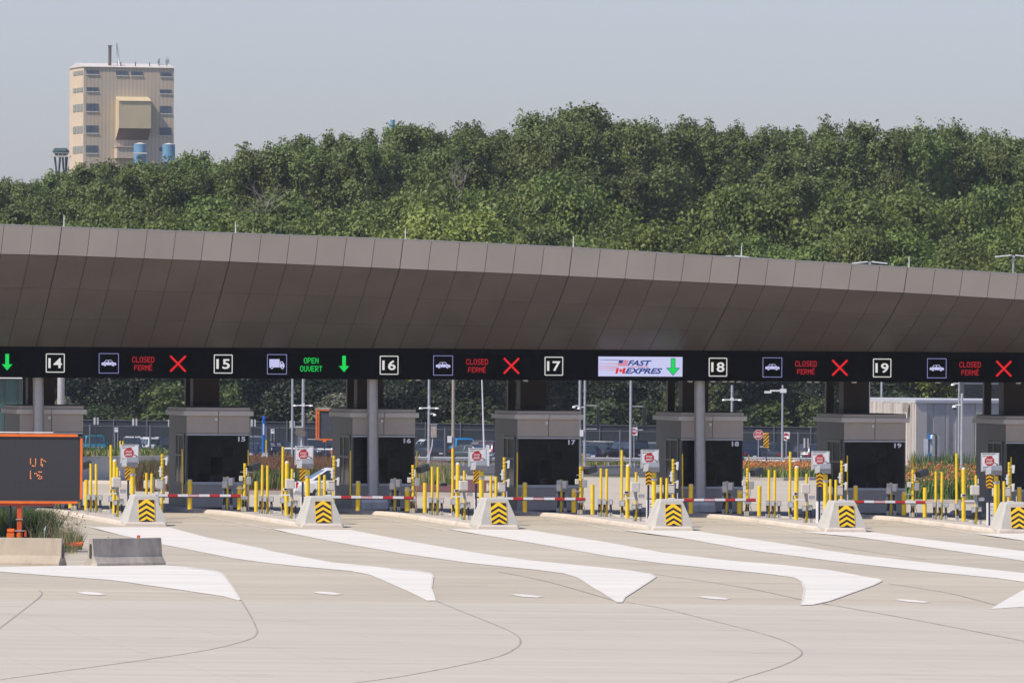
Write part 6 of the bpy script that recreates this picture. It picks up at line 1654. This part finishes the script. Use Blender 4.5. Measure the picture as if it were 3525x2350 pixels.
# skyline row
x = -230; i = 0
while x < 2600:
    tree('tall%d' % (i % 4), x + R.uniform(-12, 12), skyl(x) + R.uniform(-2, 24), 945 + R.uniform(-14, 14), 'tall cottonwood on the skyline of the wood', 'tall cottonwoods along the skyline', R.uniform(.85, 1.05)); x += 56; i += 1
x = -220
while x < 2600:      # second row, lower
    tree('tall%d' % ((i * 3 + 1) % 4), x + R.uniform(-16, 16), skyl(x) + R.uniform(18, 60), 905 + R.uniform(-12, 12), 'cottonwood just below the skyline of the wood', 'cottonwoods just below the skyline', R.uniform(.9, 1.15)); x += 76; i += 1
x = -220
while x < 2600:      # third
    dy = R.uniform(95, 155) * (.62 if x < 500 else 1)
    tree('mid%d' % (i % 3) if R.random() < .7 else 'tall%d' % (i % 4), x + R.uniform(-20, 20), skyl(x) + dy, 868 + R.uniform(-10, 10), 'broadleaf tree in the middle band of the wooded slope', 'trees in the middle of the wooded slope', R.uniform(1.05, 1.3)); x += 96; i += 1
x = -220
while x < 2600:      # front row
    y = 470 + (x / 2352) * 60 + R.uniform(-35, 45)
    if 860 < x < 1160: y += 75
    tree(('mid%d' % (i % 3)) if R.random() < .62 else 'fresh%d' % (i % 2), x + R.uniform(-20, 20), y, 842 + R.uniform(-8, 8), 'leafy tree in the front row behind the canopy', 'front row trees behind the canopy', R.uniform(1.05, 1.3)); x += 104; i += 1
x = -220
while x < 2600:      # low dark edge behind the fence
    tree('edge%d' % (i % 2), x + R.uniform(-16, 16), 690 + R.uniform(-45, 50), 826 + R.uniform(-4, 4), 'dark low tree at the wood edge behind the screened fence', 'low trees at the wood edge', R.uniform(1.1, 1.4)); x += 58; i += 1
# trees one can point to
tree('lime0', 945, 470, 828, 'lime green tree above the lightning rod over sign 16', None, 1.15)
tree('lime0', 1000, 424, 832, 'lime green tree, tallest of the lime crowns above the canopy', None, 1.3)
tree('lime0', 1085, 434, 830, 'lime green tree at the right of the lime crowns above the canopy', None, 1.3)
tree('tall1', 1330, 232, 925, 'broad tallest cottonwood breaking the skyline above the middle', None, 1.25)
tree('tall3', 1245, 240, 930, 'spiky cottonwood left of the tallest skyline tree', None, .95)
tree('fresh1', 1480, 470, 834, 'olive green tree above the canopy between signs 17 and 18', None, 1.3)
tree('fresh0', 2170, 560, 822, 'bright low tree top above the canopy right of sign 19', None, 1.3)
tree('fresh1', 2320, 555, 822, 'bright low tree behind the T shaped flood light', None, 1.3)
tree('mid1', 1005, 348, 880, 'rounded grey green tree standing proud in the middle of the slope', None, 1.2)
for x, y, k, w, t in ((393, 880, 'bush0', 1.6, 'fresh green shrub left of booth 15'), (530, 884, 'bush0', .9, 'pointed fresh green shrub right of the booth 15 shaft'), (300, 955, 'bush0', 1.5, 'fresh shrub over the charcoal SUV'), (345, 945, 'dark0', 1.4, 'dark shrub over the white SUV'), (235, 925, 'dark0', 1.2, 'dark shrub over the teal off-roader'),
                   (775, 898, 'silver0', 1.5, 'silvery shrub left of booth 16'), (150, 905, 'silver0', .8, 'silvery shrub beside the sunlit column'), (1100, 905, 'dark0', 1.6, 'dense shrub left of booth 17'), (1060, 960, 'bush0', 1.3, 'green shrub above the bright blue off-roader'), (730, 950, 'dark0', 1.2, 'brownish shrub behind the distant orange board'),
                   (1480, 915, 'dark0', 1.1, 'shrub left of booth 18'), (1552, 890, 'bush0', .8, 'slim bright shrub beside booth 18'), (1650, 880, 'bush0', 1.2, 'bright tall shrub between the column and silver pole'), (1770, 925, 'bush0', 1.7, 'rounded green shrub behind the hazard marker'), (1725, 960, 'dark0', 1.2, 'shrub behind the octagonal stop sign'),
                   (1875, 915, 'bush0', 1.1, 'light green young tree left of booth 19'), (2080, 890, 'dark0', 1.6, 'shrub above the ribbed building left corner'), (1380, 905, 'dark0', 1.4, 'dark shrub behind the signal pole')):
    tree(k, x, y, 817 if y < 950 else 816, t, None, w)
# bare limbs showing through the crowns
def deadwood(x, yb, yt, Yv, label, seed, spread=1.0):
    p = at(x, yb, Yv); h = (yb - yt) * Yv / F; rr = random.Random(seed)
    r = root('bare_tree', label, 'tree', p, 0); m = MB()
    tr = [Vector((0, 0, -2))]
    for i in range(1, 6): tr.append(Vector((rr.uniform(-.3, .3) * i * .5, 0, h * .5 * i / 5)))
    m.tube(tr, [.11 - .013 * i for i in range(6)], 6); m.build('trunk', M_pale, r)
    m = MB()
    for i in range(12):
        a = tr[rr.randrange(2, 6)]; an = rr.choice((-1, 1)) * rr.uniform(.25, .9) * spread; L_ = h * rr.uniform(.3, .6); pts = [a]
        for j in range(4):
            an += rr.uniform(-.3, .3); q = pts[-1] + Vector((math.sin(an), rr.uniform(-.2, .2), math.cos(an))) * L_ / 4; pts.append(q)
            if j > 0:
                b2 = an + rr.choice((-.7, .7)); m.tube([q, q + Vector((math.sin(b2), 0, math.cos(b2))) * L_ * .22], [.02, .01], 4)
        m.tube(pts, [.045, .036, .028, .02, .01], 4)
    m.build('branch', M_pale, r)
deadwood(612, 520, 400, 840, 'bare grey tree spreading above the canopy between signs 15 and 16', 3, 1.2)
if 0: deadwood(505, 485, 405, 838, 'bare twisted limb left of the spreading bare tree', 5, .8)
deadwood(1055, 465, 352, 872, 'bare forked trunk rising behind the lime green trees', 8, .6)
if 0: deadwood(1140, 900, 880, 812, 'fallen pale branch in the dark trees right of booth 16', 9, 2.0)
if 0: deadwood(660, 535, 455, 824, 'small bare tree just above the canopy left of sign 16', 12, 1.0)

# ------------------------------------------------------------------ headframe tower and tanks
TY = 2000.0; ts = TY / F
p = at(191.3, 400, TY)
TZ = p.z - 20
M_clad = bpy.data.materials.new('ribbed_cladding'); M_clad.use_nodes = True
_n = M_clad.node_tree; _b = _n.nodes['Principled BSDF']; _b.inputs['Roughness'].default_value = .6
_tc = _n.nodes.new('ShaderNodeTexCoord'); _sp = _n.nodes.new('ShaderNodeSeparateXYZ'); _mu = _n.nodes.new('ShaderNodeMath'); _mu.operation = 'MULTIPLY'; _mu.inputs[1].default_value = 1 / .9
_fr = _n.nodes.new('ShaderNodeMath'); _fr.operation = 'FRACT'; _gt = _n.nodes.new('ShaderNodeMath'); _gt.operation = 'GREATER_THAN'; _gt.inputs[1].default_value = .6
_nz = _n.nodes.new('ShaderNodeTexNoise'); _nz.inputs['Scale'].default_value = .15; _mr = _n.nodes.new('ShaderNodeMapRange'); _mr.inputs['To Min'].default_value = .8; _mr.inputs['To Max'].default_value = 1.15
_cm = _n.nodes.new('ShaderNodeMix'); _cm.data_type = 'RGBA'; _cm.inputs[6].default_value = (.56, .465, .345, 1); _cm.inputs[7].default_value = (.48, .395, .29, 1)  # flat wall: the darker stripe colour paints the shade between ribs
_vs = _n.nodes.new('ShaderNodeVectorMath'); _vs.operation = 'SCALE'
for a_, b_ in ((_tc.outputs['Object'], _sp.inputs[0]), (_sp.outputs['X'], _mu.inputs[0]), (_mu.outputs[0], _fr.inputs[0]), (_fr.outputs[0], _gt.inputs[0]), (_gt.outputs[0], _cm.inputs[0]), (_tc.outputs['Object'], _nz.inputs[0]), (_nz.outputs[0], _mr.inputs[0]), (_cm.outputs[2], _vs.inputs[0]), (_mr.outputs[0], _vs.inputs['Scale']), (_vs.outputs[0], _b.inputs['Base Color'])): _n.links.new(a_, b_)
M_clads = mat('smooth_cladding', (.66, .52, .36), .6, var=.06, scale=.3)
M_cladb = mat('box_cladding', (.56, .46, .28), .6, var=.05, scale=.3)
M_win = mat('tower_window', (.09, .12, .16), .25, var=.2)
M_wing = mat('tower_window_green', (.26, .28, .24), .4, var=.1)
M_twh = mat('tower_trim', (.64, .59, .52), .6)
RZ = math.radians(15); RE = RZ - math.radians(2.82)
T = root('headframe_tower', 'tall tan ribbed mine headframe tower above the trees at left', 'tower', (p.x, p.y, TZ), RZ)
Z = lambda y: (400 - y) * ts + 20

# picture zoom units -> local x on the front, z
fx = lambda zx: ((100 + zx / 3.1367) * .66723 - 191.3) * ts / math.cos(RE); fzz = lambda zy, zx=585: Z((120 + zy / 3.1367) * .66723 - (zx - 585) / 4.7 * .0)
WF = fx(1562); DP = 32.3 * ts / math.sin(RE)
drop = lambda x: 0
m = MB(); m.box(0, WF, 0, DP, 0, fzz(345)); m.build('front_wall', M_clad, T)
m = MB(); m.box(-.06, 0, 0, DP, 0, fzz(345)); m.build('side_wall', M_clads, T)
m = MB(); zr = fzz(345); m.add([(-.3, -.3, zr), (WF + .3, -.3, zr), (WF + .3, DP / 2, zr + 1.1), (-.3, DP / 2, zr + 1.1), (-.3, DP + .3, zr), (WF + .3, DP + .3, zr)], [(0, 1, 2, 3), (3, 2, 5, 4), (0, 3, 4), (1, 5, 2), (0, 4, 5, 1)]); m.build('roof', M_twh, T)
m = MB(); m.add([(-.07, 0, zr), (-.07, DP / 2, zr + 1.0), (-.07, DP, zr)], [(0, 2, 1)]); m.build('gable', M_clads, T)
for zx0, zx1, zy0, zy1 in ((615,745,383,424),(615,742,567,610),(613,742,742,825),(613,742,978,1060),(613,740,1194,1276),(932,1060,388,432),(1094,1220,391,433),(1411,1533,397,440),(1408,1532,580,624),(1406,1532,758,840),(1406,1532,992,1075),(1406,1450,1205,1250)):
    m = MB(); m.box(fx(zx0), fx(zx1), -.12, -.02, fzz(zy1), fzz(zy0)); w_ = m.build('window', M_win, T)
    m = MB(); m.box(fx(zx0) - .1, fx(zx1) + .1, -.2, -.02, fzz(zy1) - .2, fzz(zy1)); m.build('sill', M_twh, w_)
    m = MB(); n_ = 3
    for i in range(1, n_): xx = fx(zx0) + (fx(zx1) - fx(zx0)) * i / n_; m.box(xx - .05, xx + .05, -.16, -.12, fzz(zy1), fzz(zy0))
    m.build('mullion', M_frame, w_)
for zy0, zy1 in ((385, 437), (568, 622), (745, 832), (982, 1067), (1198, 1282)):
    for j, (u0, u1) in enumerate(((.70, .52), (.46, .28), (.22, .04))):
        m = MB(); m.box(-.2, -.07, DP * u1, DP * u0, fzz(zy1) + .2, fzz(zy0)); m.build('side_window', M_wing, T)
# projecting box on the front
bx0, bx1 = fx(932), fx(1280); pr = 3.4
zt, zm, zl = fzz(668), fzz(715), fzz(1008); zlow = fzz(1130)
m = MB(); m.add([(bx0, 0, zt), (bx1, 0, zt), (bx1, -pr, zm), (bx0, -pr, zm), (bx0, -pr, zl), (bx1, -pr, zl), (bx0, 0, zlow), (bx1, 0, zlow)],
    [(2, 3, 4, 5), (0, 3, 2, 1), (0, 6, 4, 3), (1, 2, 5, 7)])
B1 = m.build('hoist_box', [M_cladb], T)
m = MB(); m.add([(bx0, -pr, zl), (bx1, -pr, zl), (bx0, 0, zlow), (bx1, 0, zlow)], [(1, 0, 2, 3)]); m.build('underside', mat('shaded_underside', (.16, .12, .11), .8), B1)  # shade below the box is put into this darker colour
m = MB(); m.add([(bx0 - .1, .01, zt + .1), (bx1 + .1, .01, zt + .1), (bx1 + .1, -pr - .25, zm + .05), (bx0 - .1, -pr - .25, zm + .05)], [(3, 2, 1, 0)]); m.build('box_roof', M_cladb, B1)
m = MB(); m.box(fx(918), fx(1125), -3, 0, fzz(1330), fzz(1212)); m.box(fx(910), fx(1135), -3.3, 0, fzz(1212), fzz(1200)); m.build('lower_annex', M_clad, T)
m = MB(); c_ = fx(895); m.cyl(c_, 3.0, zr - .5, fzz(112), .38, 14); m.cyl(c_, 3.0, fzz(114), fzz(106), .56, 14); m.build('chimney', mat('rust_stack', (.13, .10, .09), .8, var=.2), T)
m = MB(); c_ = fx(995)
for dx in (-.35, .35): m.tube([(c_ + dx, 3, zr), (c_ - .6 + dx * .1, 3, fzz(78))], .10, 5)
for i in range(12): 
    z_ = zr + (fzz(90) - zr) * i / 12; m.tube([(c_ - .35 - .05 * i, 3, z_), (c_ + .35 - .08 * i, 3, z_ + .9)], .06, 4)
m.build('lattice_mast', M_galv, T)
for zx, zy in ((1006, 285), (1163, 283), (1317, 288)):
    m = MB(); m.tube([(fx(zx), 2, zr), (fx(zx), 2, fzz(zy))], .12, 5); m.build('roof_rod', M_frame, T)
m = MB()
for zx, zy in ((1423, 235), (1502, 225)): m.tube([(fx(zx), 2, zr), (fx(zx), 2, fzz(zy))], .13, 6)
for zx, zy in ((1412, 270), (1412, 290), (1494, 275), (1508, 290), (1520, 268)): m.box(fx(zx) - .16, fx(zx) + .16, 1.9, 2.2, fzz(zy) - .5, fzz(zy) + .4)
m.box(fx(1423), fx(1502), 1.9, 2.1, fzz(310), fzz(303)); m.build('antenna_cluster', M_galv, T)
# blue tanks and the platform tank
M_tank = mat('tank_blue', (.13, .28, .42), .5, var=.08, scale=.3)
def tank(x, y0, y1, w, Yv, label, cone=True):
    p = at(x, y1, Yv); s = Yv / F; r = root('storage_tank', label, 'tank', p, 0); R0 = w / 2 * s; h = (y1 - y0) * s
    m = MB(); m.cyl(0, 0, -12, h, R0, 28); m.build('shell', M_tank, r, smooth=True)
    m = MB(); m.tube([(0, 0, h), (0, 0, h + R0 * .22)], [R0 * 1.02, .1], 28); m.build('roof', M_twh, r)
    return r
t_ = tank(321.5, 331, 362, 29, 1900, 'blue storage tank with pale roof before the tan tower')
m = MB(); s = 1900 / F; m.box(-15*s, 17*s, -3.2, -1.6, 8*s, 10.5*s); m.build('platform', M_twh, t_)
tank(387.5, 332, 362, 29, 1940, 'blue storage tank at the right foot of the tan tower')
tank(901.5, 275, 292, 11, 1700, 'small blue tank top above the trees')
p = at(140, 376, 1850); s = 1850 / F; r = root('platform_tank', 'dark green tank on a railed platform left of the tan tower', 'tank', p, 0)
m = MB(); m.tube([(-17*s, 0, 24*s), (-14*s, 0, 27*s), (12*s, 0, 27*s), (17*s, 0, 24*s)], [5*s, 9*s, 9*s, 5*s], 16); m.build('vessel', mat('dark_teal_tank', (.03, .07, .07), .5), r, smooth=True)
m = MB(); m.box(-23*s, 23*s, -1.6, 1.6, 15*s, 17*s); m.build('platform', M_twh, r)
m = MB(); m.box(-23*s, 23*s, -1.7, -1.6, 24*s, 24.6*s); 
for i in range(6): m.box((-23 + i * 9)*s, (-22.5 + i * 9)*s, -1.7, -1.6, 17*s, 24*s)
m.build('railing', M_twh, r)
for x0, x1 in ((-14, -8), (-2, -6), (4, 8), (14, 9), (11, 13)):
    m = MB(); m.tube([(x0*s, 0, 15*s), (x1*s, 0, -40*s)], 2.4*s, 6); m.build('leg', mat('dark_steel', (.06, .08, .09), .6), r)

# ------------------------------------------------------------------ haze
hm = bpy.data.materials.new('haze_air'); hm.use_nodes = True
hn = hm.node_tree; hn.nodes.clear()
ho = hn.nodes.new('ShaderNodeOutputMaterial'); pv = hn.nodes.new('ShaderNodeVolumePrincipled')
pv.inputs['Color'].default_value = (0.86, 0.93, 1.0, 1); pv.inputs['Density'].default_value = 0.00005; pv.inputs['Anisotropy'].default_value = 0.0
hn.links.new(pv.outputs[0], ho.inputs['Volume'])
mb = MB(); mb.box(-1500, 1500, -40, 4200, -6, 140)
tag(mb.build('haze', hm), None, None, None, 'stuff')
